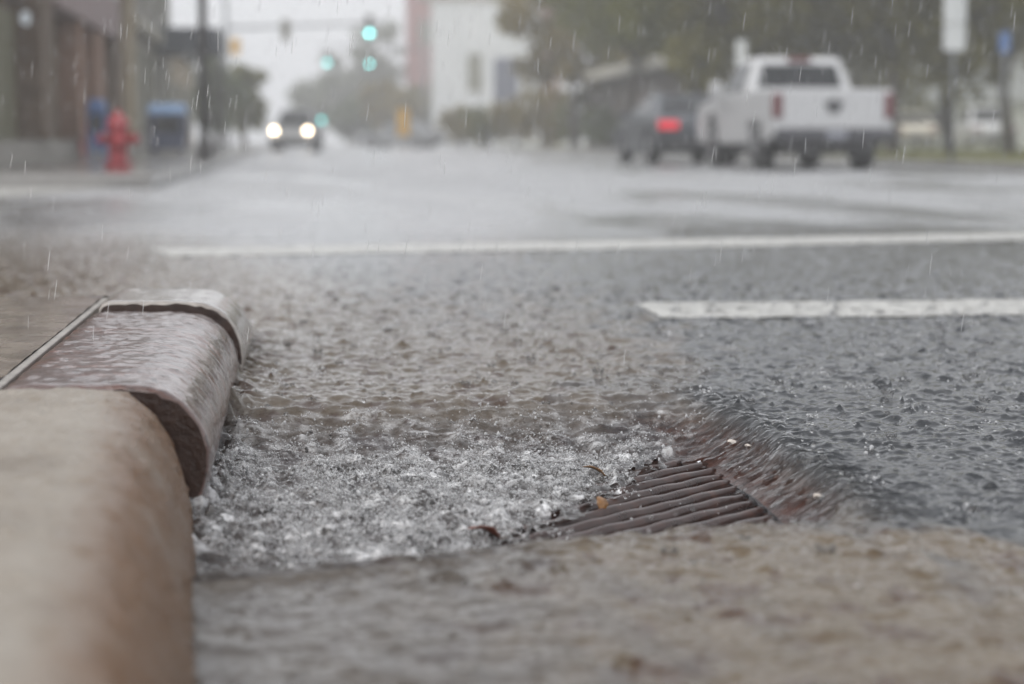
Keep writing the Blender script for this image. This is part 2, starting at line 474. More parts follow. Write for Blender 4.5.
def pitd(x, y):
    ry = rim_y(x)
    xs = x + 0.012 * np.sin(y * 9.0) + 0.09 * (1 - sm(2.45, 2.85, y))
    r = 0.5 * (1 - sm(0.735, 0.79, xs)) + 0.5 * (1 - sm(0.67, 0.755, xs))
    f = sm(ry + 0.0, ry + 0.13, y) * (1 - sm(3.42, 3.85, y))
    return r * f


def ground(x, y):
    z = -0.066 * pitd(x, y)
    ry = rim_y(x)
    z = z + (-0.014 + 0.021 * np.clip(x / 0.75, 0, 1)) * (1 - sm(ry - 0.05, ry + 0.03, y)) * (1 - sm(0.72, 1.02, x)) * sm(0.9, 1.6, y)
    z = z + 0.012 * sm(0.9, 4.5, x) * sm(3, 8, y)          # the crown of the street
    return z


def filt_tile(n, size, lam_lo, lam_hi, seed, ax=1.0, ay=1.0):
    """seamless noise tile, rms 1, wavelengths between lam_lo and lam_hi"""
    r = np.random.default_rng(seed)
    k = np.fft.fftfreq(n, size / n)
    kx, ky = np.meshgrid(k * ax, k * ay, indexing='ij')
    kk = np.sqrt(kx ** 2 + ky ** 2) + 1e-9
    lo, hi = 1 / lam_hi, 1 / lam_lo
    amp = np.exp(-(np.log(kk / math.sqrt(lo * hi)) / (0.6 * math.log(hi / lo))) ** 2)
    ph = np.exp(2j * np.pi * r.random((n, n)))
    t = np.real(np.fft.ifft2(amp * ph)); t -= t.mean()
    return t / t.std()


def samp(t, size, x, y):
    n = t.shape[0]
    u = (x / size * n) % n; v = (y / size * n) % n
    i = np.floor(u).astype(int); j = np.floor(v).astype(int); a = u - i; b = v - j
    i %= n; j %= n; i2 = (i + 1) % n; j2 = (j + 1) % n
    return (t[i, j] * (1 - a) + t[i2, j] * a) * (1 - b) + (t[i, j2] * (1 - a) + t[i2, j2] * a) * b


def impact_tile(n, size, count, seed):
    """splash marks of single raindrops: crater walls, rebound jets and spreading rings"""
    r = np.random.default_rng(seed)
    t = np.zeros((n, n)); c = size / n
    for _ in range(count):
        px, py = r.random(2) * size
        kind = r.random()
        rad = 0.07
        w = int(rad / c) + 1
        i0, j0 = int(px / c), int(py / c)
        ii = np.arange(i0 - w, i0 + w + 1); jj = np.arange(j0 - w, j0 + w + 1)
        X, Y = np.meshgrid(ii * c - px, jj * c - py, indexing='ij')
        d = np.sqrt(X ** 2 + Y ** 2); an = np.arctan2(Y, X)
        ring = 0.0010 * r.random() * np.cos(d / (0.0055 + 0.004 * r.random()) * 2) * np.exp(-d / 0.022) * (d < rad)
        if kind < 0.45:
            r0 = 0.006 + 0.008 * r.random(); h = 0.0035 + 0.0055 * r.random()
            jag = 1 + 0.45 * np.sin(an * r.integers(4, 8) + r.random() * 6)
            s = h * jag * np.exp(-((d - r0) / 0.0032) ** 2) - 0.002 * np.exp(-(d / r0) ** 2)
        elif kind < 0.68:
            h = 0.003 + 0.006 * r.random()
            s = h * np.exp(-(d / (0.0038 + 0.003 * r.random())) ** 2)
        else:
            r0 = 0.007 + 0.011 * r.random(); h = 0.003 + 0.004 * r.random()
            s = h * np.exp(-((X / (r0 * 1.4)) ** 2 + (Y / r0) ** 2) ** 2)
        t[np.ix_(ii % n, jj % n)] += ring + s
    return t


T1 = 1.7; N1 = 560
IMP = impact_tile(N1, T1, 210, 3)
IMP2 = impact_tile(N1, T1, 130, 5)
CH1 = filt_tile(N1, T1, 0.018, 0.05, 21, 0.8, 1.0)
CH2 = filt_tile(256, 2.9, 0.06, 0.22, 22)
TURB = filt_tile(N1, 1.1, 0.008, 0.03, 23)
TURB2 = filt_tile(256, 1.3, 0.04, 0.14, 24)
LIP = filt_tile(512, 1.2, 0.010, 0.035, 25, 6.0, 1.0)       # streaks drawn out along x
CLUMP = filt_tile(256, 2.3, 0.05, 0.25, 26, 0.7, 1.5)


def bound_x(y):                      # where the aerated water stops and the bare bars show
    return 0.25 + (y - 2.70) * 0.49


def foam_d(x, y):
    b = bound_x(y) + 0.03 * samp(CLUMP, 2.3, x * 2, y * 2)
    d = sm(2.36, 2.52, y) * (1 - sm(3.15, 3.95, y)) * (1 - sm(b - 0.03, b + 0.05, x))
    d = d * (1 - 0.75 * (1 - sm(-0.12, 0.05, x)) * (1 - sm(2.5, 2.75, y)))
    g = samp(CLUMP, 2.3, x, y)
    g2 = samp(TURB2, 1.3, x * .55, y * 1.1)
    return np.clip(d * (0.62 + 0.42 * g + 0.25 * g2), 0, 1)


def mud_d(x, y):
    g = samp(CH2, 2.9, x * 0.6, y * 0.35); g2 = samp(CLUMP, 2.3, x * .5, y * .4)
    m = 1 - sm(0.66, 0.95, x + 0.24 * sm(2.35, 2.6, y) * (1 - sm(3.7, 4.8, y)) - 0.12 * (1 - sm(2.3, 2.5, y)) + 0.07 * g - 0.05 * (y - 3) + 0.05 * g2)
    m = m * (1 - 0.85 * sm(5.2, 7.5, y + 0.6 * g - 4.5 * (1 - sm(-0.9, 0.6, x))))
    near = sm(0.02, 0.55, x + 0.06 * g2) * (1 - sm(2.3, 2.6, y)) + sm(2.3, 2.6, y)
    lipm = sm(0.60, 0.68, x) * (1 - sm(0.77, 0.84, x)) * sm(2.35, 2.55, y) * (1 - sm(3.6, 3.9, y))
    return np.clip(m * (0.35 + 0.65 * near), 0, 1) * (0.8 + 0.25 * (1 - sm(2.3, 2.5, y)) + 0.6 * sm(4.8, 5.6, y) * (1 - sm(-0.6, 0.4, x))) * (1 - lipm) * (1 - 0.6 * pitd(x, y)) - 0.36 * lipm


def waterz(x, y):
    g = ground(x, y)
    fo = foam_d(x, y); p = pitd(x, y)
    calm = 1.0 - 0.40 * (1 - sm(2.1, 2.5, y))
    chop = 0.00075 * samp(CH1, T1, x, y) + 0.0022 * samp(CH2, 2.9, x, y)
    imp = samp(IMP, T1, x, y) + samp(IMP2, T1, x * 0.83 + y * 0.55 + 0.4, y * 0.83 - x * 0.55)
    farboost = 1 - 0.2 * sm(4.5, 10, y)
    imp = imp * np.clip(0.75 + 0.55 * samp(CLUMP, 2.3, x * .7, y * .5), 0.1, 2.0)
    z = g + 0.0085 + chop * calm * farboost + imp * (1 - 0.25 * sm(4.5, 9, y)) * (1 - 0.6 * p) * (1 - 0.45 * (1 - sm(2.1, 2.5, y))) * farboost
    z = z + fo * (0.0009 * samp(TURB, 1.1, x, y) + 0.0042 * samp(TURB2, 1.3, x * .8, y * 1.2) + 0.010)
    # water sheeting over the side lip, drawn into cords
    lip = np.exp(-((x - 0.775) / 0.07) ** 2) * sm(2.40, 2.6, y) * (1 - sm(3.75, 4.05, y))
    z = z + lip * 0.0024 * samp(LIP, 1.2, x, y + 0.22 * np.clip(x - 0.72, -0.2, 0.5))
    fl = np.exp(-((y - 3.62) / 0.22) ** 2) * (1 - sm(0.6, 0.85, x))
    z = z + fl * 0.0022 * samp(TURB2, 1.3, x * .5, y * 1.2)
    # ripples pile up against the kerb
    z = z + 0.018 * np.exp(-np.clip(x + 0.13, 0, 9) / 0.03) * sm(2.5, 3.0, y) * (1 - sm(4.6, 5.2, y)) * (1 + 0.6 * samp(TURB2, 1.3, x, y))
    return np.maximum(z, g + 0.0025)


# ------------------------------------------------------------------ ground sheet
def lines(segs):
    out = [segs[0][0]]
    for a, b, n in segs: out += list(np.linspace(a, b, n + 1)[1:])
    return np.array(out)


def grid_mesh(X, Y):
    ny, nx = X.shape
    idx = np.arange(nx * ny).reshape(ny, nx)
    f = np.stack([idx[:-1, :-1], idx[:-1, 1:], idx[1:, 1:], idx[1:, :-1]], -1).reshape(-1, 4)
    return f


gx = lines([(-420, -30, 12), (-30, -2, 14), (-2, -0.2, 18), (-0.2, 1.1, 87), (1.1, 3, 30), (3, 30, 27), (30, 420, 12)])
gy = lines([(-40, 0, 10), (0, 1.6, 10), (1.6, 2.2, 20), (2.2, 4.1, 127), (4.1, 6, 20), (6, 30, 30), (30, 420, 30)])
X, Y = np.meshgrid(gx, gy)
Z = ground(X, Y)
F = grid_mesh(X, Y)
fx = X.ravel()[F].mean(1); fy = Y.ravel()[F].mean(1)
keep = ~((fx > G_X0 + 0.01) & (fx < G_X1 - 0.028) & (fy > G_Y0 + 0.01) & (fy < G_Y1 - 0.01))
xr, yr = X.ravel(), Y.ravel()
gut = (1 - sm(0.86, 0.94, xr + 0.16 * sm(2.3, 2.5, yr) * (1 - sm(3.8, 4.4, yr)))) * (1 - sm(4.9, 5.4, yr)) * sm(-30, -29, -abs(yr))
gut = gut * (xr > -3)
road = npmesh('road', np.stack([xr, yr, Z.ravel()], -1), F[keep], M['road'], True,
              {'gutter': gut, 'pit': np.clip(pitd(xr, yr) * 2.2, 0, 1)})
struct(road)

# catch basin under the grate
mb = MB()
x0, x1, y0, y1 = G_X0 + 0.012, G_X1 - 0.012, G_Y0 + 0.012, G_Y1 - 0.012
for (a, b, c, d) in ((x0 - .05, x0, y0, y1), (x1, x1 + .05, y0, y1), (x0 - .05, x1 + .05, y0 - .05, y0), (x0 - .05, x1 + .05, y1, y1 + .05)):
    mb.box(a, b, c, d, -0.8, -0.086)
mb.box(x0 - .05, x1 + .05, y0 - .05, y1 + .05, -0.85, -0.8)
struct(obj('catch_basin', mb, M['basin']))

# ------------------------------------------------------------------ sheet of rain water
rows = [1.15]
while rows[-1] < 400:
    y = rows[-1]
    rows.append(y + min(max(0.0035, 0.00042 * y * y), 0.05 * y))
rows = np.array(rows)
c0 = np.linspace(0, 1, 110)[:-1]; c1 = np.linspace(0, 1, 640)[:-1]; c2 = np.linspace(0, 1, 120)


def xedges(y):
    far = np.minimum(y, 60)
    return -0.42 * far - 0.9 - 0.35 * (y - far), -0.165 * y - 0.05, 0.385 * y + 0.06, 0.62 * y + 1.0


a0, a1, a2, a3 = xedges(rows)
X = np.concatenate([a0[:, None] + c0 * (a1 - a0)[:, None], a1[:, None] + c1 * (a2 - a1)[:, None], a2[:, None] + c2 * (a3 - a2)[:, None]], 1)
Y = np.repeat(rows[:, None], X.shape[1], 1)
Z = waterz(X, Y)
F = grid_mesh(X, Y)
fx = X.ravel()[F].mean(1); fy = Y.ravel()[F].mean(1)
curbside = (fx < -0.175 + 0.06 * np.clip((2.9 - fy) / 1.4, 0, 1)) & (fy < 5.15)
lim = bound_x(fy) + 0.035 + 0.022 * samp(TURB2, 1.3, fx * 1.2, fy * 1.2)
bare = (fx > lim) & (fx < 0.712 + 0.016 * samp(TURB2, 1.3, fx, fy * 1.4) - 0.09 * (1 - sm(2.45, 2.85, fy))) & (fy > 2.54) & (fy < 3.40)
pavs = (fy > 20.5) & (fx < -1.4)
lawn = (fy > 20.5) & (fx > 10.6)
keep = ~(curbside | bare | pavs | lawn)
xr, yr = X.ravel(), Y.ravel()
water = npmesh('rain_water', np.stack([xr, yr, Z.ravel()], -1), F[keep], M['water'], True,
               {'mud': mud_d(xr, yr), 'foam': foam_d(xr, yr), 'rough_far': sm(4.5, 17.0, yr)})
struct(water)
print('water faces', int(keep.sum()), 'rows', len(rows))


# ------------------------------------------------------------------ painted lines
def strip(name, p, q, w, up=0.0105):
    p, q = Vector(p), Vector(q); d = (q - p); L = d.length; d.normalize(); n = Vector((-d.y, d.x, 0))
    k = max(8, int(L / 0.08)); vs = []; fs = []
    rr = random.Random(5)
    for i in range(k + 1):
        c = p + d * (L * i / k)
        e0 = -w / 2 + rr.uniform(-.02, .02); e1 = w / 2 + rr.uniform(-.02, .02)
        for e in (e0, e0 / 3, e1 / 3, e1):
            v = c + n * e
            vs.append((v.x, v.y, float(ground(np.float64(v.x), np.float64(v.y))) + up))
    for i in range(k):
        for j in range(3):
            a = i * 4 + j; fs.append((a, a + 1, a + 5, a + 4))
    return struct(obj(name, MB().add(vs, fs), M['line'], None, True))


def gp(px, py, z=0.0):
    ang = math.atan((py - CY) / FPX) + PITCH
    d = (CAMH - z) / math.tan(ang)
    u = (px - CX) / FPX * (d * math.cos(PITCH) + (CAMH - z) * math.sin(PITCH))
    p = FW * d + RT * u
    return (p.x, p.y, z)


strip('stop_line', gp(648, 314), gp(1500, 307), 0.52, .0112)
strip('crosswalk_line', gp(160, 255), gp(1400, 233.5), 0.68, .0117)
strip('far_crosswalk_line', gp(-120, 203), gp(95, 186), 1.1, .013)


# ------------------------------------------------------------------ kerb blocks and footway
def curb_block(name, label, y0, y1, x0, x1, mat, prof, seed, drop=None, amp=0.004):
    """one kerb stone: a rounded section run from y0 to y1; x0/x1 set its face line at each end"""
    ny = max(12, int((y1 - y0) / 0.012)); P = np.array(prof)
    # resample section
    seg = np.r_[0, np.cumsum(np.hypot(*np.diff(P, axis=0).T))]
    s = np.linspace(0, seg[-1], 64); px = np.interp(s, seg, P[:, 0]); pz = np.interp(s, seg, P[:, 1])
    for _ in range(3):
        px[1:-1] = (px[:-2] + 2 * px[1:-1] + px[2:]) / 4; pz[1:-1] = (pz[:-2] + 2 * pz[1:-1] + pz[2:]) / 4
    t = filt_tile(256, 1.7, 0.02, 0.2, seed); t2 = filt_tile(256, 0.9, 0.006, 0.025, seed + 50)
    ys = np.linspace(y0, y1, ny)
    V = []
    for y in ys:
        e = min(y - y0, y1 - y) / 0.022
        rd = 0.006 * max(0, 1 - e) ** 2                    # worn arrises
        fx = x0 + (x1 - x0) * (y - y0) / (y1 - y0)
        k = 1.0 if drop is None else float(1 - sm(drop[0], drop[1], np.float64(y)) * drop[2])
        dn = amp * samp(t, 1.7, s, np.full_like(s, y)) + amp * 0.7 * samp(t2, .9, s, np.full_like(s, y))
        jag = rd * (1 + 0.25 * samp(t, 1.7, s * 2, np.full_like(s, y0)))
        nx = np.gradient(pz); nz = -np.gradient(px); nl = np.hypot(nx, nz); nx, nz = -nx / nl, -nz / nl
        V.append(np.stack([fx + px + nx * (dn - jag), np.full_like(s, y), np.where(pz > 0, pz * k, pz) + nz * (dn - jag)], -1))
    V = np.array(V); n = len(s)
    idx = np.arange(ny * n).reshape(ny, n)
    F = np.stack([idx[:-1, :-1], idx[:-1, 1:], idx[1:, 1:], idx[1:, :-1]], -1).reshape(-1, 4)
    verts = V.reshape(-1, 3).tolist(); faces = F.tolist()
    faces.append(idx[0].tolist()[::-1]); faces.append(idx[-1].tolist())
    mb = MB().add(verts, faces)
    o = obj(name, mb, mat, None, True)
    a = o.data.attributes.new('face', 'FLOAT', 'POINT')
    a.data.foreach_set('value', np.tile(np.clip((px + 0.128) / 0.06, 0, 1), ny).astype(np.float32))
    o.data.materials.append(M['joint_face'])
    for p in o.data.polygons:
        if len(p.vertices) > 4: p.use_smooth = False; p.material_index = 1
    return tag(o, label, 'kerb stone', 'kerb stones along the gutter')


PROF = [(-0.29, -0.12), (-0.29, 0.145), (-0.285, 0.15), (-0.12, 0.150), (-0.085, 0.146), (-0.055, 0.132), (-0.03, 0.108),
        (-0.012, 0.075), (0.0, 0.03), (0.006, -0.02), (0.01, -0.12)]
PROF1 = [(-0.29, -0.12), (-0.29, 0.147), (-0.285, 0.152), (-0.115, 0.150), (-0.08, 0.142), (-0.052, 0.120), (-0.03, 0.085),
         (-0.012, 0.035), (0.0, -0.02), (0.006, -0.12)]
PROF2 = [(-0.29, -0.12), (-0.29, 0.145), (-0.285, 0.15), (-0.10, 0.148), (-0.06, 0.142), (-0.025, 0.122), (0.0, 0.09),
         (0.012, 0.05), (0.008, 0.01), (-0.008, -0.03), (-0.015, -0.12)]
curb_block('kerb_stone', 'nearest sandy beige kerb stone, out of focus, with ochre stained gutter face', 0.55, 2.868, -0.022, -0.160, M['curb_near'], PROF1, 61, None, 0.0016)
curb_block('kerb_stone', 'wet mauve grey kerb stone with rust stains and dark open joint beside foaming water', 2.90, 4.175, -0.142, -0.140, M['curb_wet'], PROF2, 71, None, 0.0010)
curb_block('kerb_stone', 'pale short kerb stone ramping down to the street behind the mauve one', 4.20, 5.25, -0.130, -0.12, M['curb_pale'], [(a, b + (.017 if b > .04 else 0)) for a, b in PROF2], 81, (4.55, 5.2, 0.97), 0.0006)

# footway behind the kerb, dropping to the crossing
nx_, ny_ = 40, 120
xs = np.linspace(-6, -0.447, nx_); ys = np.linspace(0.3, 6.0, ny_)
X, Y = np.meshgrid(xs, ys)
Z = 0.146 * (1 - sm(4.6, 5.4, Y)) - 0.02 * sm(5.3, 6.0, Y) + 0.0012 * samp(CH2, 2.9, X * .6, Y * .6)
pv = npmesh('pavement', np.stack([X.ravel(), Y.ravel(), Z.ravel()], -1), grid_mesh(X, Y), M['pavement'])
struct(pv)
mb = MB(); mb.box(-0.449, -0.433, 0.3, 4.6, 0.02, 0.1435)
M['mortar'] = plain('grey_mortar', (0.30, 0.28, 0.26), 0.6)
struct(obj('pavement_joint_filler', mb, M['mortar'], None, False, .002))

# ------------------------------------------------------------------ drain grate
gr = thing('drain_grate', 'rusty iron storm drain grate with slanting bars, half drowned in foaming water', 'drain grate', (0, 0, 0))
mb = MB()
fw = 0.03
zt = G_Z - 0.002
for (a, b, c, d) in ((G_X0, G_X0 + fw, G_Y0, G_Y1), (G_X1 - fw, G_X1, G_Y0, G_Y1), (G_X0 + fw, G_X1 - fw, G_Y0, G_Y0 + fw), (G_X0 + fw, G_X1 - fw, G_Y1 - fw, G_Y1)):
    mb.box(a, b, c, d, -0.11, zt)
obj('frame', mb, M['iron'], gr, False, 0.004)


def bar_y(x):                       # slanting bars that ease round to meet the side frame
    t = max(0.0, x - 0.64)
    return 0.97 * x - 2.6 * t * t


xl, xr_ = G_X0 + fw - 0.004, G_X1 - fw + 0.004
prof = [(-0.010, -0.002), (-0.0075, 0.003), (-0.001, 0.005), (0.0055, 0.0025), (0.0090, -0.004), (0.0100, -0.012), (0.0100, -0.045), (-0.003, -0.045), (-0.006, -0.015)]
step = 0.062
ylo, yhi = G_Y0 + fw, G_Y1 - fw
c_min, c_max = ylo - bar_y(xr_), yhi - bar_y(xl)
c = c_min + 0.03
while c < c_max - 0.02:
    xs_ = [x for x in np.linspace(xl, xr_, 60) if ylo - 0.004 <= c + bar_y(x) <= yhi + 0.004]
    if len(xs_) > 3:
        vs = []; fs = []; n = len(prof)
        for i, x in enumerate(xs_):
            y = c + bar_y(x); e = 1e-3
            tx, ty = 1.0, (bar_y(x + e) - bar_y(x)) / e; l = math.hypot(tx, ty); tx, ty = tx / l, ty / l
            wz = 0.0006 * math.sin(x * 37 + c * 80) + 0.0008 * math.sin(x * 91 + c * 31)
            for (a, b) in prof:
                vs.append((x + ty * a, y - tx * a, G_Z + b + wz))
        for i in range(len(xs_) - 1):
            for k in range(n):
                k2 = (k + 1) % n; fs.append((i * n + k, i * n + k2, (i + 1) * n + k2, (i + 1) * n + k))
        fs.append(tuple(range(n))); fs.append(tuple((len(xs_) - 1) * n + k for k in range(n))[::-1])
        obj('bar', MB().add(vs, fs), M['iron'], gr, True)
    c += step
mb = MB(); mb.box(0.38, 0.405, ylo - 0.002, yhi + 0.002, -0.105, G_Z - 0.006)
obj('cross_rib', mb, M['iron'], gr, False, 0.003)

# ------------------------------------------------------------------ drops, bubbles, falling rain


def ico(sub):
    bm = bmesh.new(); bmesh.ops.create_icosphere(bm, subdivisions=sub, radius=1)
    v = np.array([x.co[:] for x in bm.verts]); f = np.array([[q.index for q in p.verts] for p in bm.faces]); bm.free()
    return v, f


def scatter(name, P, rad, mat, sub=2, stretch=None, shear=None):
    v, f = ico(sub)
    n = len(P)
    sc = np.repeat(rad[:, None], 3, 1)
    if stretch is not None: sc = sc * stretch
    V = v[None] * sc[:, None, :]
    if shear is not None: V[..., 0] += V[..., 2] * shear[:, None]
    V = V + P[:, None, :]
    Fc = f[None] + (np.arange(n) * len(v))[:, None, None]
    return npmesh(name, V.reshape(-1, 3), Fc.reshape(-1, 3), mat)


def pick(n, x0, x1, y0, y1, dens):
    out = []; tot = 0
    while tot < n:
        x = rng.uniform(x0, x1, n); y = rng.uniform(y0, y1, n)
        k = rng.random(n) < dens(x, y)
        out.append(np.stack([x[k], y[k]], -1)); tot += k.sum()
    return np.concatenate(out)[:n]


# spray and beads over the boiling water
cl = pick(1500, -0.12, 0.70, 2.42, 3.65, lambda x, y: foam_d(x, y) ** 2.4)
k = rng.integers(3, 20, len(cl)); ci = np.repeat(np.arange(len(cl)), k)
q = cl[ci] + rng.normal(0, 1, (len(ci), 2)) * np.array([0.013, 0.014])
q2 = pick(5500, -0.14, 0.78, 2.36, 3.8, lambda x, y: 0.25 * (pitd(x, y) > .25) * (x < bound_x(y)) + .015 * (pitd(x, y) > .1) + foam_d(x, y))
rise = np.concatenate([np.repeat(rng.exponential(0.007, len(cl)), k), rng.exponential(0.004, len(q2))])
q = np.concatenate([q, q2])
r_ = np.clip(rng.lognormal(-6.95, 0.5, len(q)), 0.0004, 0.0036)
z = waterz(q[:, 0], q[:, 1]) + np.minimum(rise, 0.04) * rng.random(len(q)) + r_ * 0.3
white = rng.random(len(q)) < 0.55
asp = np.stack([rng.uniform(.8, 1.3, len(q)), rng.uniform(.8, 1.2, len(q)), rng.uniform(.8, 1.5, len(q))], -1)
P = np.stack([q[:, 0], q[:, 1], z], -1)
struct(scatter('foam_beads', P[white], r_[white] * .9, M['bead'], 1, asp[white]), 'stuff')
struct(scatter('clear_beads', P[~white], r_[~white] * 1.15, M['drop'], 2, asp[~white]), 'stuff')

# beads flung up all over the street by the rain
q = pick(5200, -0.9, 3.2, 1.9, 7.5, lambda x, y: ((x > -0.15) | (y > 5.3)) * (pitd(x, y) < .4) * (0.25 + 0.75 * (y < 5.5)) * (abs(x - 0.1 * y) < 0.28 * y + 0.2))
h = rng.exponential(0.010, len(q)); h = np.minimum(h, 0.07)
r_ = np.clip(rng.lognormal(-6.75, 0.4, len(q)), 0.0006, 0.003)
z = waterz(q[:, 0], q[:, 1]) + h
struct(scatter('splash_drops', np.stack([q[:, 0], q[:, 1], z], -1), r_, M['drop'], 2), 'stuff')

cl = np.concatenate([pick(75, -0.1, 2.4, 2.6, 6.5, lambda x, y: (pitd(x, y) < .3) * (abs(x - .1 * y) < .26 * y)),
                     np.array([gp(822, 379)[:2], gp(705, 399)[:2], gp(692, 283)[:2], gp(776, 387)[:2], gp(968, 517)[:2]])])
k = rng.integers(4, 12, len(cl)); ci = np.repeat(np.arange(len(cl)), k)
q = cl[ci] + rng.normal(0, 1, (len(ci), 2)) * np.array([0.009, 0.010])
r_ = np.clip(rng.lognormal(-6.35, 0.4, len(q)), 0.0008, 0.0036)
z = waterz(q[:, 0], q[:, 1]) + rng.exponential(0.004, len(q))
struct(scatter('splash_beads', np.stack([q[:, 0], q[:, 1], z], -1), r_, M['bead'], 2), 'stuff')

# bubbles riding on the water
q = pick(240, -0.1, 2.6, 2.2, 6.5, lambda x, y: (pitd(x, y) < 0.3) * (abs(x - 0.1 * y) < 0.27 * y))
hero = np.array([gp(822, 378)[:2], gp(832, 377)[:2], gp(806, 372)[:2], gp(705, 398)[:2], gp(692, 282)[:2], gp(975, 515)[:2], gp(860, 358)[:2]])
q = np.concatenate([q, hero]); r_ = np.concatenate([rng.uniform(0.003, 0.0065, 240), rng.uniform(0.007, 0.011, len(hero))])
struct(scatter('rain_bubbles', np.stack([q[:, 0], q[:, 1], waterz(q[:, 0], q[:, 1]) - r_ * 0.1], -1), r_, M['drop'], 3), 'stuff')

# crowns thrown up by the heaviest drops
vs = []; fs = []
for cxy in pick(170, -0.05, 2.2, 2.3, 6.8, lambda x, y: (pitd(x, y) < 0.2) * (abs(x - 0.1 * y) < 0.26 * y)):
    x, y = cxy; z = float(waterz(np.array([x]), np.array([y]))[0]) - .002
    R0 = rng.uniform(.004, .011); H = R0 * rng.uniform(.5, 1.2); nf = int(rng.integers(6, 10)); n = nf * 4
    ph = rng.random() * 6
    base = len(vs)
    for (rr_, hh, jag) in ((.82, 0, 0), (.95, .45, 0), (1.12, .9, .35), (1.05, .88, .30), (.86, .42, 0), (.70, .0, 0)):
        for k in range(n):
            a = 2 * math.pi * k / n; f = max(0, math.cos(a * nf + ph)) ** 2 * jag + .06 * math.sin(a * 3 + ph * 2)
            vs.append((x + math.cos(a) * R0 * (rr_ + f * .5), y + math.sin(a) * R0 * (rr_ + f * .5), z + H * (hh + f * 1.6 * (hh > .8))))
    for i in range(5):
        for k in range(n):
            k2 = (k + 1) % n; fs.append((base + i * n + k, base + i * n + k2, base + (i + 1) * n + k2, base + (i + 1) * n + k))
struct(obj('splash_crowns', MB().add(vs, fs), M['drop'], None, True), 'stuff')

# rain in the air
n = 9000
d = rng.uniform(3.2, 13, n); px = rng.uniform(-250, 1270, n)
zz = rng.uniform(0.15, 2.4, n)
P = np.array([list(at(a, b, c)) for a, b, c in zip(px, d, zz)])
r_ = rng.uniform(0.0004, 0.0008, n)
struct(scatter('falling_rain', P, r_, M['rain'], 2, np.stack([np.ones(n), np.ones(n), rng.uniform(20, 30, n)], -1), rng.normal(0.10, 0.05, n)), 'stuff')


# ------------------------------------------------------------------ leaves and litter at the drain
def leaf(label, p, L, w, mat, rz, tilt):
    vs = []; fs = []; n = 9
    for i in range(n):
        t = i / (n - 1); hw = w * math.sin(math.pi * min(1, t * 0.96 + 0.02)) ** 0.8 * (1 + .12 * math.sin(t * 19))
        for s in (-1, 0, 1):
            vs.append((s * hw, (t - .5) * L, 0.25 * hw * abs(s) + 0.006 * math.sin(t * 3)))
    for i in range(n - 1):
        for j in range(2):
            a = i * 3 + j; fs.append((a, a + 1, a + 4, a + 3))
    t = thing('fallen_leaf', label, 'leaf', p, rz, 'leaves caught at the drain')
    b = obj('blade', MB().add(vs, fs), mat, t, True); b.rotation_euler = (tilt, 0.2, 0)
    sol = b.modifiers.new('thick', 'SOLIDIFY'); sol.thickness = 0.0008
    st = obj('stalk', MB().tube([(0, -L * .5, 0), (0.002, -L * .68, 0.004), (0.006, -L * .8, 0.006)], [0.0011, 0.0009, 0.0007], 6), M['twig'], t, True)
    st.rotation_euler = (tilt, 0.2, 0)


def wpt(px, py, dz=0.004, z=-0.04):
    x, y, _ = gp(px, py, z)
    return (x, y, float(waterz(np.array([x]), np.array([y]))[0]) + dz)


leaf('orange brown leaf caught in white water at the upper left of the grate', wpt(596, 468), 0.05, 0.017, M['leaf_orange'], R(75), R(25))
leaf('dull red leaf sunk in the foam left of the grate', wpt(484, 531), 0.05, 0.018, M['leaf_red'], R(110), R(20))
leaf('small ochre leaf standing on foam beside the topmost bare bar', wpt(600, 496, -.002), 0.03, 0.010, M['leaf_orange'], R(20), R(50))


def chip(label, p, s, rz):
    mb = MB()
    rr = random.Random(int(p[0] * 1e4))
    bm = bmesh.new(); bmesh.ops.create_icosphere(bm, subdivisions=2, radius=s)
    for v in bm.verts: v.co *= rr.uniform(.75, 1.2)
    mb.add([v.co for v in bm.verts], [tuple(q.index for q in f.verts) for f in bm.faces]); bm.free()
    o = obj('litter_chip', mb, M['chip'], None, False); o.scale = (1.2, .9, .5); o.location = p; o.rotation_euler = (0.3, .2, rz)
    tag(o, label, 'litter', 'pale litter by the lip')


chip('pale scrap at the foot of the water lip, farthest back', wpt(732, 452, 0.006), 0.008, 0.4)
chip('pale scrap just right of the bars, between two other scraps', wpt(748, 458, 0.006), 0.0065, 1.2)
chip('pale scrap lowest on the rusty rim near the foreground', wpt(818, 512, 0.006), 0.008, 2.0)


# ------------------------------------------------------------------ vehicles (front towards +y)
def arch(cy, r, z, n=9):
    return [(cy + r * math.cos(a), z + r * math.sin(a)) for a in np.linspace(math.pi, 0, n)]


def wheel(parent, x, y, r, w, side):
    wroot = obj('wheel', MB().lathe([(r * .62, x - w * .30), (r * .62, x + w * .30)], (0, y, r), 20, 'x'), M['dark_plastic'], parent, True)
    obj('tyre', MB().lathe([(r * .60, x - w / 2), (r * .9, x - w / 2), (r, x - w * .32), (r, x + w * .32), (r * .9, x + w / 2), (r * .60, x + w / 2), (r * .60, x - w / 2)], (0, y, r), 24, 'x'), M['rubber'], wroot, True)
    mb = MB(); s = x + side * w * .42
    mb.lathe([(r * .16, s - .01), (r * .16, s + .01)], (0, y, r), 12, 'x')
    for k in range(6):
        a = k * math.pi / 3
        p0 = Vector((s, y + .1 * r * math.cos(a), r + .1 * r * math.sin(a))); p1 = Vector((s, y + .58 * r * math.cos(a), r + .58 * r * math.sin(a)))
        mb.tube([p0, p1], [r * .09, r * .12], 6)
    mb.lathe([(r * .56, s - .02), (r * .63, s - .02), (r * .63, s + .012), (r * .56, s + .012), (r * .56, s - .02)], (0, y, r), 24, 'x')
    obj('rim', mb, M['chrome'], wroot, True)


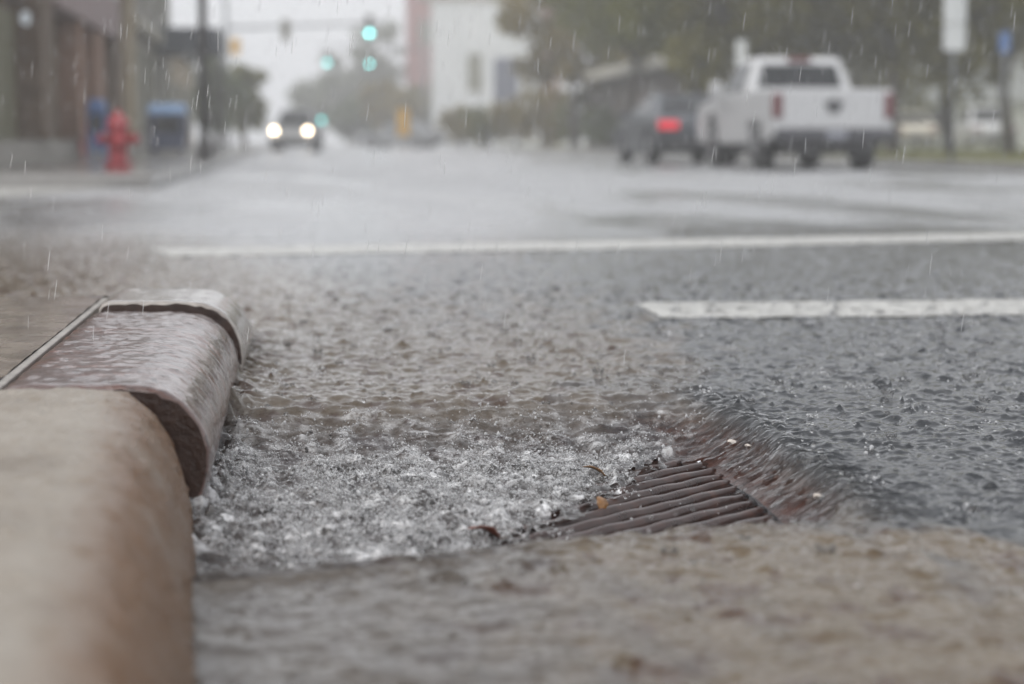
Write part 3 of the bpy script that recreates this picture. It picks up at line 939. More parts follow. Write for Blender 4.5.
def frustum(yb0, yb1, yt0, yt1, wb, wt, z0, z1):
    return [(-wb, yb0, z0), (wb, yb0, z0), (wb, yb1, z0), (-wb, yb1, z0), (-wt, yt0, z1), (wt, yt0, z1), (wt, yt1, z1), (-wt, yt1, z1)]


FF = [(3, 2, 1, 0), (4, 5, 6, 7), (0, 1, 5, 4), (1, 2, 6, 5), (2, 3, 7, 6), (3, 0, 4, 7)]


def window_on(v, ia, ib, ic, id_, u0, u1, t0, t1, name, parent, out=0.006):
    """pane laid just proud of the side a-b (bottom) c-d (top) of a cabin"""
    a, b, c_, d_ = (Vector(v[i]) for i in (ia, ib, ic, id_))
    def pt(u, t): return (a.lerp(b, u)).lerp(d_.lerp(c_, u), t)
    n = (b - a).cross(d_ - a).normalized()
    cen = (a + b + c_ + d_) / 4; allc = sum((Vector(q) for q in v), Vector()) / 8
    if n.dot(cen - allc) < 0: n = -n
    q = [pt(u0, t0) + n * out, pt(u1, t0) + n * out, pt(u1, t1) + n * out, pt(u0, t1) + n * out]
    mb = MB(); mb.quad(*q, t=0.004)
    return obj(name, mb, M['glass'], parent)


def pickup(label, loc, rz):
    t = thing('pickup_truck', label, 'pickup truck', loc, rz)
    W = 0.98
    body = [(0.0, 0.62), (0.12, 0.50), (0.70, 0.45)] + arch(1.25, .50, .48)[0:] + [(1.78, .42), (3.9, .42)] + arch(4.55, .50, .48) + \
           [(5.1, .42), (5.72, .45), (5.82, .62), (5.80, .98), (5.62, 1.14), (4.05, 1.24), (2.05, 1.26), (2.0, 0.86), (0.0, 0.86)]
    obj('body', MB().prism_x(body, -W, W), M['white_paint'], t, False, 0.05)
    for s in (-1, 1):
        x0, x1 = (W - .07, W + .004) if s > 0 else (-W - .004, -W + .07)
        obj('bed_side', MB().box(x0, x1, 0.06, 2.04, .80, 1.30), M['white_paint'], t, False, .03)
    obj('tailgate', MB().box(-W + .16, W - .16, -.035, .05, .66, 1.29), M['white_paint'], t, False, .025)
    v = frustum(2.05, 4.05, 2.22, 3.35, W - .03, .74, 1.24, 1.88)
    cab = obj('cab', MB().add(v, FF), M['white_paint'], t, False, .09)
    window_on(v, 0, 1, 5, 4, .10, .90, .20, .80, 'rear_window', t, .012)
    window_on(v, 2, 3, 7, 6, .06, .94, .12, .90, 'windscreen', t, .012)
    for (ia, ib, ic, id_) in ((1, 2, 6, 5), (3, 0, 4, 7)):
        r0, r1, f0, f1 = (.10, .46, .50, .86) if ia == 1 else (.54, .90, .14, .50)
        window_on(v, ia, ib, ic, id_, r0, r1, .14, .84, 'side_window', t, .012)
        window_on(v, ia, ib, ic, id_, f0, f1, .14, .84, 'side_window', t, .012)
    obj('brake_lamp', MB().box(-.20, .20, 2.165, 2.23, 1.80, 1.875), M['red_lens'], t, False, .01)
    for s in (-1, 1):
        a, b = (W - .155, W - .0) if s > 0 else (-W + .0, -W + .155)
        obj('tail_light', MB().box(a, b, -.03, .12, .83, 1.22), M['red_lens'], t, False, .03)
        m_ = obj('wing_mirror', MB().box(s * 1.0 - .0 if s > 0 else -1.24, 1.24 if s > 0 else -1.0, 3.45, 3.57, 1.22, 1.50), M['white_paint'], t, False, .04)
        a, b = (W - .02, W + .02) if s > 0 else (-W - .02, -W + .02)
        obj('headlight', MB().box(W - .4 if s > 0 else -W + .02, W - .02 if s > 0 else -W + .4, 5.68, 5.83, .82, 1.02), M['chrome'], t, False, .03)
        for y in (2.55, 3.35):
            obj('door_handle', MB().box(s * (W + .002) if s > 0 else -W - .03, W + .03 if s > 0 else -W - .002, y, y + .18, 1.05, 1.09), M['chrome'], t)
    obj('rear_bumper', MB().box(-W + .02, W - .02, -.20, .0, .47, .66), M['bumper'], t, False, .03)
    obj('licence_plate', MB().box(-.16, .16, -.215, -.19, .50, .64), M['plate'], t)
    mb = MB().lathe([(.005, -.05), (.10, -.05), (.12, -.04), (.12, -.03)], (0, 0, 1.02), 20, 'y')
    mb.box(-.15, .15, -.047, -.03, 1.02, 1.10)
    obj('badge', mb, M['dark_plastic'], t, False)
    obj('underbody', MB().box(-.75, .75, .2, 5.5, .26, .47), M['dark_plastic'], t)
    obj('tow_hitch', MB().box(-.05, .05, -.22, .1, .36, .44), M['dark_plastic'], t)
    for y in (1.25, 4.55):
        for s in (-1, 1): wheel(t, s * (W - .15), y, .41, .28, s)
    return t


def sedan(name, label, cat, loc, rz, paint, L=4.6, W=.9, H=1.42, tail='red_lens', lamps=False, group=None):
    t = thing(name, label, cat, loc, rz, group)
    k = L / 4.6
    body = [(0.02, .55), (.12, .34), (.45 * k, .28)] + arch(.95 * k, .37, .33) + [(1.35 * k, .22), (3.25 * k, .22)] + arch(3.68 * k, .37, .33) + \
           [(4.1 * k, .24), (L - .1, .28), (L, .5), (L - .04, .68), (L - .3, .76), (3.35 * k, .92), (.95 * k, .98), (.1, .94), (0.0, .80)]
    obj('body', MB().prism_x(body, -W, W), M[paint], t, False, .07)
    v = frustum(.40 * k, 3.40 * k, 1.30 * k, 2.45 * k, W - .05, W - .30, .92, H)
    obj('cabin', MB().add(v, FF), M[paint], t, False, .08)
    window_on(v, 0, 1, 5, 4, .07, .93, .16, .88, 'rear_window', t, .012)
    window_on(v, 2, 3, 7, 6, .06, .94, .10, .90, 'windscreen', t, .012)
    for (ia, ib, ic, id_) in ((1, 2, 6, 5), (3, 0, 4, 7)):
        window_on(v, ia, ib, ic, id_, .14, .48, .16, .84, 'side_window', t, .012)
        window_on(v, ia, ib, ic, id_, .52, .86, .16, .84, 'side_window', t, .012)
    for s in (-1, 1):
        a, b = sorted((s * (W - .42), s * (W - .03)))
        obj('tail_light', MB().box(a, b, -.02, .14, .70, .86), M[tail], t, False, .02)
        a, b = sorted((s * (W - .40), s * (W - .06)))
        if lamps:
            obj('headlight', MB().lathe([(.02, L - .12), (.10, L - .10), (.115, L - .02), (.09, L + .012), (.01, L + .02)], (s * (W - .24), 0, .86), 16, 'y'), M['headlamp'], t, True)
        else:
            obj('headlight', MB().box(a, b, L - .16, L + .0, .56, .69), M['chrome'], t, False, .02)
        a, b = sorted((s * (W - .03), s * (W + .16)))
        obj('wing_mirror', MB().box(a, b, 2.95 * k, 3.05 * k, .92, 1.06), M[paint], t, False, .03)
    obj('licence_plate', MB().box(-.16, .16, -.03, .02, .60, .70), M['plate'], t)
    obj('bumper', MB().box(-W + .05, W - .05, -.05, .1, .34, .50), M['dark_plastic'], t, False, .03)
    obj('grille', MB().box(-.42, .42, L - .06, L + .012, .42, .56), M['dark_plastic'], t, False, .01)
    for y in (.95 * k, 3.68 * k):
        for s in (-1, 1): wheel(t, s * (W - .12), y, .32, .21, s)
    return t


# truck at the right kerb, its tailgate to us
pl = at(774, 31.6)
pickup('white pickup truck seen from behind with dark rear window and grey bumper', (pl.x + 0.98, pl.y + .2, 0.012), R(0.5))
pl = at(656, 38.6)
sedan('parked_car', 'dark grey car with one lit red tail lamp, just ahead of the white pickup', 'car', (pl.x + .9, pl.y, 0.012), R(2), 'dark_paint', 4.5, .9, 1.38, 'red_lit', False)
pl = at(304, 84)
sedan('oncoming_car', 'oncoming dark car with two lit headlamps, far down the wet street', 'car', (pl.x, pl.y, 0.012), R(180 - 6), 'grey_paint', 4.6, .9, 1.72, 'red_lens', True)
pl = at(440, 108)
sedan('parked_car', 'faint grey car parked in front of the white building', 'car', (pl.x, pl.y, 0.012), R(62), 'grey_paint', 4.6, .9, 1.55)
pl = at(914, 84)
sedan('parked_car', 'beige car parked beyond the grass just right of the pickup', 'car', (pl.x, pl.y, 0.16), R(-6), 'beige_paint', 4.6, .95, 1.5)
pl = at(992, 80)
sedan('parked_car', 'white car parked beyond the grass near the blue sign post', 'car', (pl.x, pl.y, 0.16), R(-6), 'white_paint', 4.6, .95, 1.7)

# ------------------------------------------------------------------ far footways and lawn
mb = MB(); mb.box(-4.6, -1.5, 20.8, 150, -.05, .15); struct(obj('far_pavement', mb, M['far_pavement'], None, False, .02))
mb = MB(); mb.box(10.6, 12.2, 24, 150, -.05, .13); struct(obj('right_pavement', mb, M['far_pavement'], None, False, .02))
nx_, ny_ = 30, 60
X, Y = np.meshgrid(np.linspace(12.2, 90, nx_), np.linspace(30, 150, ny_))
Z = .12 + .03 * np.sin(X * 1.3) * np.cos(Y * .9)
struct(npmesh('lawn', np.stack([X.ravel(), Y.ravel(), Z.ravel()], -1), grid_mesh(X, Y), M['grass']))
# blades along the lawn edge
bl = []
n = 9000
bx = 12.25 + rng.random(n) ** 1.5 * 22; by = 31 + rng.random(n) * 45
w = .012; hgt = rng.uniform(.06, .16, n); lean = rng.normal(0, .05, (n, 2))
Vv = np.stack([np.stack([bx - w, by, np.full(n, .10)], -1), np.stack([bx + w, by, np.full(n, .10)], -1), np.stack([bx + lean[:, 0], by + lean[:, 1], .12 + hgt], -1)], 1).reshape(-1, 3)
struct(npmesh('grass_blades', Vv, np.arange(n * 3).reshape(-1, 3), M['grass'], False), 'stuff')


# ------------------------------------------------------------------ street furniture
p = at(120, 23.2, .15)
hy = thing('fire_hydrant', 'red fire hydrant on the far left pavement corner', 'fire hydrant', p, R(10))
obj('barrel', MB().lathe([(.16, .0), (.16, .04), (.115, .05), (.11, .10), (.105, .42), (.125, .44), (.125, .48), (.11, .49)], (0, 0, 0), 20), M['hydrant_red'], hy, True)
obj('bonnet', MB().lathe([(.135, .49), (.135, .52), (.12, .56), (.085, .62), (.04, .655), (.03, .66), (.03, .70), (.0, .70)], (0, 0, 0), 20), M['hydrant_red'], hy, True)
for s in (-1, 1):
    obj('nozzle_cap', MB().lathe([(.055, s * .09), (.055, s * .17), (.068, s * .17), (.068, s * .21), (.025, s * .215), (.025, s * .25)], (0, 0, .36), 14, 'x'), M['hydrant_red'], hy, True)
obj('pumper_cap', MB().lathe([(.075, -.09), (.075, -.16), (.095, -.16), (.095, -.21), (.03, -.215), (.03, -.25)], (0, 0, .33), 16, 'y'), M['hydrant_red'], hy, True)
obj('flange', MB().lathe([(.17, .05), (.17, .085), (.15, .085)], (0, 0, .02), 20), M['hydrant_dark'], hy, True)


def newsbox(label, p, body, top, w, h, d, rz, cat='newspaper box', name='newspaper_box'):
    t = thing(name, label, cat, p, rz)
    obj('body', MB().box(-w / 2, w / 2, -d / 2, d / 2, h * .12, h * .80), M[body], t, False, .03)
    obj('lid', MB().box(-w / 2 - .02, w / 2 + .02, -d / 2 - .02, d / 2 + .02, h * .803, h, .05, .10), M[top], t, False, .03)
    for sx in (-1, 1):
        obj('leg', MB().box(sx * w * .38 - .03, sx * w * .38 + .03, -d * .4, d * .4, 0, h * .118), M[body], t)
    obj('door_pane', MB().box(-w * .34, w * .34, -d / 2 - .014, -d / 2 - .002, h * .45, h * .74), M['glass'], t)


newsbox('slim blue newspaper box standing behind and left of the red hydrant', at(100, 38, .15), 'blue', 'blue', .34, 1.12, .4, 0)
newsbox('small red newspaper box left of the slim blue box', at(82, 39, .15), 'red_box', 'red_box', .2, .75, .3, 0)
newsbox('wide navy litter bin with pale blue lid beside the street pole', at(170, 44, .15), 'navy', 'pale_blue', .82, 1.14, .7, 0, 'litter bin', 'litter_bin')

p = at(206, 35, .15)
t = thing('street_pole', 'tall dark street pole rising from the far left pavement past the picture top', 'pole', p)
obj('shaft', MB().tube([(0, 0, 0), (0, 0, 4), (0, 0, 8.5)], [.085, .072, .055], 14), M['dark_pole'], t, True)
obj('base', MB().lathe([(.16, 0), (.16, .1), (.11, .35), (.09, .4)], (0, 0, 0), 14), M['dark_pole'], t, True)
obj('lamp_arm', MB().tube([(0, 0, 8.3), (.6, 0, 8.8), (1.8, 0, 8.9)], [.04, .035, .03], 8), M['dark_pole'], t, True)
obj('lamp_head', MB().box(1.7, 2.3, -.13, .13, 8.82, 8.98, .05, .03), M['steel'], t, False, .03)


def signal_head(t, x, z, lamp, y=0.0):
    """three-light head facing the camera, hung at x,z of its thing"""
    hd = obj('signal_head', MB().box(x - .18, x + .18, y - .12, y + .12, z - .55, z + .55), M['housing'], t, False, .03)
    for k, dz in enumerate((.35, 0, -.35)):
        mt = M[lamp] if (k == 2 and lamp) else M['off_lens']
        obj('lens', MB().lathe([(.002, y - .155), (.10, y - .15), (.15, y - .125)], (x, 0, z + dz), 18, 'y'), mt, hd, True)
        vs = []; fs = []; n = 14
        for i in range(n + 1):
            a = math.pi * (-.15 + 1.3 * i / n)
            for (r, yy) in ((.165, y - .12), (.165, y - .36)):
                vs.append((x + r * math.cos(a), yy, z + dz + r * math.sin(a)))
        for i in range(n): fs.append((2 * i, 2 * i + 1, 2 * i + 3, 2 * i + 2))
        vz = obj('visor', MB().add(vs, fs), M['housing'], hd, True)
        sl = vz.modifiers.new('thick', 'SOLIDIFY'); sl.thickness = .006


def signal_on_arm(label, px, d, py_arm, heads, px_end, rz=-TH):
    b = at(px, d, .15)
    t = thing('traffic_signal', label, 'traffic signal', b, rz, 'traffic signals down the street')
    za = hz(py_arm, d) - .15
    obj('pole', MB().tube([(0, 0, 0), (0, 0, za + 2.5)], [.13, .09], 12), M['steel'], t, True)
    le = (px_end - px) / FPX * d
    obj('mast_arm', MB().tube([(0, 0, za), (le, 0, za + .25)], [.075, .05], 10), M['steel'], t, True)
    for (px_l, py_l, lamp) in heads:
        x = (px_l - px) / FPX * d; z = hz(py_l, d) - .15 + .35
        signal_head(t, x, z, lamp)
    return t


t = signal_on_arm('traffic signal on the left mast arm, topmost of the green lights', 229, 100, 30, [(371, 35, 'green_lamp')], 385)
obj('backing_head', MB().box((288 - 229) / FPX * 100 - .2, (288 - 229) / FPX * 100 + .2, -.15, .15, hz(42, 100) - .15, hz(22, 100) - .15), M['housing'], t, False, .03)
obj('warning_plate', MB().box((238 - 229) / FPX * 100 - .25, (238 - 229) / FPX * 100 + .25, -.06, -.02, hz(56, 100) - .15, hz(40, 100) - .15), M['yellow'], t, False, .01)
t = signal_on_arm('traffic signal farther off with the lower of two stacked green lights', 425, 150, 50, [(371, 65, 'green_lamp'), (329, 64, 'green_lamp')], 320)


def post_signal(label, px, py, d):
    t = thing('traffic_signal', label, 'traffic signal', at(px, d, .1), -TH, 'traffic signals down the street')
    z = hz(py, d)
    obj('pole', MB().tube([(0, .2, 0), (0, .2, z + .7)], .06, 10), M['steel'], t, True)
    signal_head(t, 0, z + .35, 'green_dim')


post_signal('low dim green signal on a post right of the oncoming headlamps', 323, 122, 135)


def signpost(label, px, d, panels, cat='sign', z0=.13, pole='steel'):
    t = thing('road_sign', label, cat, at(px, d, z0), -TH)
    top = max(p[1] for p in panels)
    obj('post', MB().tube([(0, .03, 0), (0, .03, top + .05 - z0)], .03, 8), M[pole], t, True)
    for (za, zb, w, mat) in panels:
        obj('panel', MB().box(-w / 2, w / 2, -.008, .0, za - z0, zb - z0), M[mat], t, False, .004)


signpost('pale upright sign on a post at the right, cut by the picture top', 950, 32, [(hz(52, 32), hz(26, 32), .35, 'sign_white'), (hz(25, 32), hz(-8, 32), .36, 'sign_white'), ])
signpost('small blue sign on a post near the right picture edge', 1000, 45, [(hz(54, 45), hz(34, 45), .24, 'blue')])
signpost('pale sign standing behind the left shoulder of the pickup cab', 739, 48, [(hz(72, 48), hz(42, 48), .26, 'sign_white')])
signpost('orange yellow warning sign by the bushes across the junction', 404, 100, [(hz(136, 100), hz(109, 100), .60, 'yellow')], 'warning sign', .05)

# ------------------------------------------------------------------ buildings on the left
BX = -4.25
b = thing('brick_storefront', 'dark brown storefront with pillars and shop windows at the left edge', 'building', (BX, 16, .15))
obj('wall', MB().box(-9, -.40, 6, 37, 0, 8), M['brick_dark'], b)
obj('base_course', MB().box(-.40, .02, 6, 37, 0, .35), M['grey_stone'], b)
for y, w, m_ in ((6.4, .7, 'brick_brown'), (18.2, 1.5, 'brick_dark'), (23.4, .8, 'orange_brick'), (27.2, 1.6, 'orange_brick'), (31.5, 1.9, 'brick_dark'), (35.6, 1.2, 'tan')):
    obj('pillar', MB().box(-.38, .12, y - w / 2, y + w / 2, .352, 4.2), M[m_], b, False, .03)
obj('lintel', MB().box(-.39, .16, 6, 37, 4.202, 5.0), M['brick_brown'], b, False, .03)
obj('fascia_sign', MB().box(-.36, .22, 19, 30.6, 2.62, 4.19), M['mauve'], b, False, .02)
for y0, y1 in ((6.9, 11.2), (11.5, 17.3), (19.1, 22.9), (24.0, 26.2), (28.2, 30.4), (32.6, 34.9)):
    w_ = obj('window', MB().box(-.37, -.30, y0, y1, .352, 2.9 if y0 > 18 else 2.4), M['shop_glass'], b)
    obj('mullion', MB().box(-.298, -.24, (y0 + y1) / 2 - .05, (y0 + y1) / 2 + .05, .352, 2.4), M['brick_dark'], w_)
t = thing('wall_lamp', 'small lit white lamp on the dark storefront at upper left', 'lamp', (BX - .3, 29.0, hz(18, 29)))
t.location = at(23, 29.5, hz(20, 29.5)); t.location.x = BX + .3
obj('globe', MB().lathe([(.005, -.10), (.05, -.08), (.07, -.03), (.07, .03), (.05, .08), (.005, .10)], (0, 0, 0), 14), M['lamp_lit'], t, True)
obj('bracket', MB().tube([(0, 0, .12), (0, 0, .25), (-.55, 0, .25)], .02, 6), M['dark_pole'], t, True)

b = thing('grey_townhouse', 'grey rendered building with heavy cornice right of the tan pillar', 'building', (BX, 53.2, .15))
obj('wall', MB().box(-9, -.1, 0, 17, 0, 6.6), M['grey_stone'], b)
obj('cornice', MB().box(-9, .5, -.2, 17.2, 6.602, 7.2), M['fascia'], b, False, .08)
obj('string_course', MB().box(-.098, .22, 0, 17, 3.2, 3.6), M['fascia'], b, False, .04)
for y0 in (1.2, 5.2, 9.2, 13.0):
    w_ = obj('window', MB().box(-.098, -.04, y0, y0 + 2.4, .6, 2.8), M['shop_glass'], b)
    obj('frame', MB().box(-.038, .03, y0 - .1, y0 + 2.5, 2.802, 2.95), M['fascia'], w_)
    obj('window', MB().box(-.098, -.04, y0 + .4, y0 + 1.9, 4.1, 5.9), M['shop_glass'], b)
b = thing('tan_shop', 'low tan shop with a dark canopy beyond the grey building', 'building', (BX - .4, 74, .15))
obj('wall', MB().box(-9, 0, 0, 16, 0, 3.6), M['tan'], b)
obj('roof', MB().box(-9.2, .3, -.2, 16.2, 3.602, 3.9), M['roof_grey'], b)
for y0 in (1, 6, 11):
    obj('window', MB().box(.002, .06, y0, y0 + 3.4, .7, 2.5), M['shop_glass'], b)
b = thing('canopy', 'dark blue grey canopy jutting over the pavement beside the street pole', 'canopy', (BX, 62, .15))
obj('roof', MB().box(-.5, 1.9, 0, 3.5, hz(55, 62) - .15, hz(30, 62) - .15, .0, .2), M['canopy'], b, False, .05)
for y in (.3, 3.2):
    obj('post', MB().tube([(1.75, y, 0), (1.75, y, hz(55, 62) - .16)], .04, 8), M['dark_pole'], b, True)

# ------------------------------------------------------------------ buildings ahead and right
b = thing('white_building', 'white building with dark blue window across the junction', 'building', at(446, 160, .0), -R(4))
wl, wr = -1.1, (541 - 446) / FPX * 160
obj('wall', MB().box(wl, wr, 0, 22, 0, hz(4, 160)), M['white_wall'], b)
obj('parapet', MB().box(wl - .15, wr + .15, -.15, 22.2, hz(4, 160) + .002, hz(4, 160) + .35), M['fascia'], b)


def frontwin(px0, px1, py0, py1, mat='blue_window'):
    w_ = obj('window', MB().box((px0 - 446) / FPX * 160, (px1 - 446) / FPX * 160, -.06, -.003, hz(py1, 160), hz(py0, 160)), M[mat], b)
    obj('sill', MB().box((px0 - 446) / FPX * 160 - .1, (px1 - 446) / FPX * 160 + .1, -.16, -.003, hz(py1, 160) - .15, hz(py1, 160) - .003), M['fascia'], w_)


frontwin(494, 518, 59, 102); frontwin(468, 482, 55, 90, 'shop_glass')
for y in (4, 10, 16):
    obj('window', MB().box(wl - .06, wl - .003, y, y + 1.8, 3, 6), M['shop_glass'], b)
b = thing('brick_block', 'tall pinkish brick block rising behind the white building', 'building', at(407, 190, 0), -R(4))
obj('wall', MB().box(0, (560 - 407) / FPX * 190, 0, 20, 0, 22), M['pink_brick'], b)
obj('parapet', MB().box(-.2, (560 - 407) / FPX * 190 + .2, -.2, 20.2, 22.002, 22.6), M['fascia'], b)
for i in range(4):
    for j in range(3):
        obj('window', MB().box(1.2 + i * 3.3, 2.5 + i * 3.3, -.06, -.003, 9.5 + j * 4, 11.6 + j * 4), M['shop_glass'], b)

b = thing('long_shed', 'long low dark brown building with pale sloping roof edge behind the trees', 'building', (13.2, 64, .1))
obj('wall', MB().box(0, 4, 0, 28, 0, 2.95), M['brown_wall'], b)
obj('roof', MB().add([(-.9, -.5, 2.952), (4.9, -.5, 2.952), (4.9, 28.5, 2.952), (-.9, 28.5, 2.952), (-.9, -.5, 3.22), (2, -.5, 3.9), (4.9, -.5, 3.22), (-.9, 28.5, 3.22), (2, 28.5, 3.9), (4.9, 28.5, 3.22)],
                     [(3, 2, 1, 0), (0, 1, 6, 5, 4), (2, 3, 7, 8, 9), (4, 5, 8, 7), (5, 6, 9, 8), (0, 4, 7, 3), (1, 2, 9, 6)]), M['roof_grey'], b)
obj('fascia', MB().box(-.96, -.903, -.5, 28.5, 2.9, 3.3), M['fascia'], b)
for y in (2, 8, 14, 20):
    obj('window', MB().box(-.06, -.003, y, y + 2.2, 1.0, 2.2), M['glass'], b)
obj('door', MB().box(-.06, -.003, 12, 13.1, 0, 2.1), M['brick_brown'], b)

b = thing('grey_house', 'pale grey house with pitched roof half hidden by trees at the right', 'building', at(900, 100, .1), -TH)
obj('wall', MB().box(0, 9, 0, 8, 0, 2.3), M['house_wall'], b)
obj('roof', MB().add([(-.3, -.4, 2.302), (9.3, -.4, 2.302), (9.3, 8.4, 2.302), (-.3, 8.4, 2.302), (-.3, 4, 4.6), (9.3, 4, 4.6)],
                     [(3, 2, 1, 0), (0, 1, 5, 4), (2, 3, 4, 5), (1, 2, 5), (3, 0, 4)]), M['roof_grey'], b)
for x in (1, 4.2, 7):
    obj('window', MB().box(x, x + 1.2, -.06, -.003, .9, 1.9), M['glass'], b)


# ------------------------------------------------------------------ trees and shrubs
def tree(name, label, cat, p, H, r, z0, mat, leaves, size, seed, group, trunk=.16, flat=1.0):
    rr = np.random.default_rng(seed); ra = random.Random(seed)
    t = thing(name, label, cat, p, ra.uniform(0, 6), group)
    mb = MB()
    if trunk:
        lean = Vector((ra.uniform(-.25, .25), ra.uniform(-.25, .25), 0))
        fork = Vector((0, 0, z0 * .9 + H * .08)) + lean
        mb.tube([(0, 0, -.1), fork * .5 + Vector((0, 0, 0)), fork], [trunk * 1.3, trunk, trunk * .8], 9)
        for k in range(6):
            a = k * 1.05 + ra.uniform(-.3, .3); e = Vector((math.cos(a) * r * .65, math.sin(a) * r * .65, H * ra.uniform(.55, .85)))
            mid = fork.lerp(e, .5) + Vector((0, 0, H * .06))
            mb.tube([fork, mid, e], [trunk * .5, trunk * .3, trunk * .1], 6)
    else:
        for k in range(5):
            a = k * 1.26; e = Vector((math.cos(a) * r * .5, math.sin(a) * r * .5, H * .75))
            mb.tube([(0, 0, -.05), e * .5, e], [.03, .022, .01], 6)
    obj('trunk' if trunk else 'stems', mb, M['bark'], t, True)
    nc = 46
    u = rr.normal(size=(nc, 3)); u /= np.linalg.norm(u, axis=1)[:, None]
    u *= rr.random((nc, 1)) ** .45
    cen = np.stack([u[:, 0] * r * .85, u[:, 1] * r * .85, (z0 + H) / 2 + u[:, 2] * (H - z0) / 2 * .88], -1)
    cr = r * rr.uniform(.16, .34, nc)
    w = cr ** 2; w /= w.sum()
    ci = rr.choice(nc, leaves, p=w)
    d = rr.normal(size=(leaves, 3)); d /= np.linalg.norm(d, axis=1)[:, None]
    P = cen[ci] + d * (cr[ci] * rr.random(leaves) ** .5)[:, None] * np.array([1, 1, .8])
    P[:, 2] = np.maximum(P[:, 2], .08)
    a = rr.normal(size=(leaves, 3)); a /= np.linalg.norm(a, axis=1)[:, None]
    b_ = np.cross(a, rr.normal(size=(leaves, 3))); b_ /= np.linalg.norm(b_, axis=1)[:, None]
    s = size * rr.uniform(.6, 1.4, leaves)[:, None]
    V = np.stack([P - a * s, P - b_ * s * .55, P + a * s, P + b_ * s * .55], 1).reshape(-1, 3)
    cr_ = npmesh('crown', V, np.arange(leaves * 4).reshape(-1, 4), M[mat], False)
    cr_.parent = t
    return t


GT = 'trees behind the pickup'
specs = [
    (575, 88, 8.5, 3.6, 2.2, 'leaf_autumn', 'yellowish tree rising over the far end of the long low building'),
    (628, 72, 9.5, 4.0, 2.6, 'leaf_mid', 'mid green tree over the pale roof edge of the low building'),
    (690, 62, 9.5, 4.0, 1.9, 'leaf_mid', 'mid green leafy tree above the dark grey car'),
    (748, 56, 9.5, 4.2, 1.6, 'leaf_dark', 'dark olive tree directly behind the pickup cab'),
    (822, 58, 10.0, 4.4, 1.5, 'leaf_dark', 'dark olive tree behind the tailgate of the pickup'),
    (890, 54, 9.5, 4.2, 2.0, 'leaf_dark', 'dark tree between the pickup and the pale upright sign'),
    (948, 60, 10.5, 4.4, 1.6, 'leaf_dark', 'dark tree directly behind the pale upright sign'),
    (1008, 52, 9.5, 3.8, 1.3, 'leaf_dark', 'darkest tree behind the small blue sign at the right edge'),
]
for i, (px, d, H, r, z0, mt, lb) in enumerate(specs):
    tree('broadleaf_tree', lb, 'tree', at(px, d, .1), H, r, z0, mt, 6500, .17, 100 + i, GT)
# off-frame neighbours and the second row that closes the gaps
for i, (px, d, H, r, lb) in enumerate([
    (640, 100, 12, 5.5, 'tree of the back row over the middle of the low building'),
    (722, 92, 12, 5.5, 'tree of the back row between the two cars and the sky'),
    (800, 88, 12, 5.5, 'tree of the back row above the pickup roof'),
    (872, 92, 12, 5.5, 'tree of the back row right of the pickup roof'),
    (985, 118, 12, 6.0, 'tree of the back row behind the white parked car'),
]):
    tree('broadleaf_tree', lb, 'tree', at(px, d, .1), H, r, .6, 'leaf_dark', 6500, .26, 200 + i, 'back row of trees')
for i, (px, d, H, r, mt, lb) in enumerate([
    (218, 98, 4.6, 1.7, 'leaf_grey', 'low grey green tree right behind the dark street pole'),
    (246, 104, 4.6, 1.7, 'leaf_mid', 'low green tree between the street pole and the oncoming car'),
    (316, 215, 7.5, 4.0, 'leaf_grey', 'faint far tree above the oncoming car'),
    (348, 210, 10.5, 4.0, 'leaf_grey', 'faint far tree left of the stacked green lights'),
    (382, 212, 13.5, 4.4, 'leaf_grey', 'tallest faint far tree behind the stacked green lights'),
    (357, 160, 3.8, 2.4, 'leaf_grey', 'low hazy tree right of the dim low signal'),
    (392, 150, 4.8, 2.6, 'leaf_autumn', 'yellow green tree behind the orange yellow sign'),
    (420, 165, 5.2, 2.6, 'leaf_mid', 'green tree at the left corner of the white building'),
]):
    tree('street_tree', lb, 'tree', at(px, d, .1), H, r, .5, mt, 3200, .16 if d < 120 else .26, 300 + i, 'trees down the street')
for i, (px, d, H, r, mt, lb) in enumerate([
    (462, 104, 2.3, 1.5, 'leaf_autumn', 'rounded yellowing shrub right of the faint grey car'),
    (488, 100, 2.5, 1.5, 'leaf_mid', 'green shrub below the dark blue window'),
    (516, 98, 2.9, 1.5, 'leaf_autumn', 'yellow shrub right of the dark blue window'),
    (546, 96, 3.4, 1.6, 'leaf_autumn', 'tall yellowing shrub at the right corner of the white building'),
    (574, 92, 2.9, 1.5, 'leaf_mid', 'green shrub at the far end of the long low building'),
    (604, 84, 1.9, 1.2, 'leaf_grey', 'low grey green shrub left of the dark grey car'),
]):
    tree('shrub', lb, 'shrub', at(px, d, .05), H, r, .1, mt, 2600, .10, 400 + i, 'shrubs across the junction', 0)

# ------------------------------------------------------------------ air
mb = MB(); mb.box(-430, 430, -50, 430, -1.9, 26)
hzm, nt, out = newmat('rain_haze')
pv_ = nd(nt, 'ShaderNodeVolumePrincipled'); pv_.inputs['Density'].default_value = 0.0034
pv_.inputs['Color'].default_value = (1.0, 1.0, 1.0, 1); pv_.inputs['Anisotropy'].default_value = 0.2
nt.links.new(pv_.outputs[0], out.inputs['Volume'])
struct(obj('haze', mb, hzm), 'stuff')

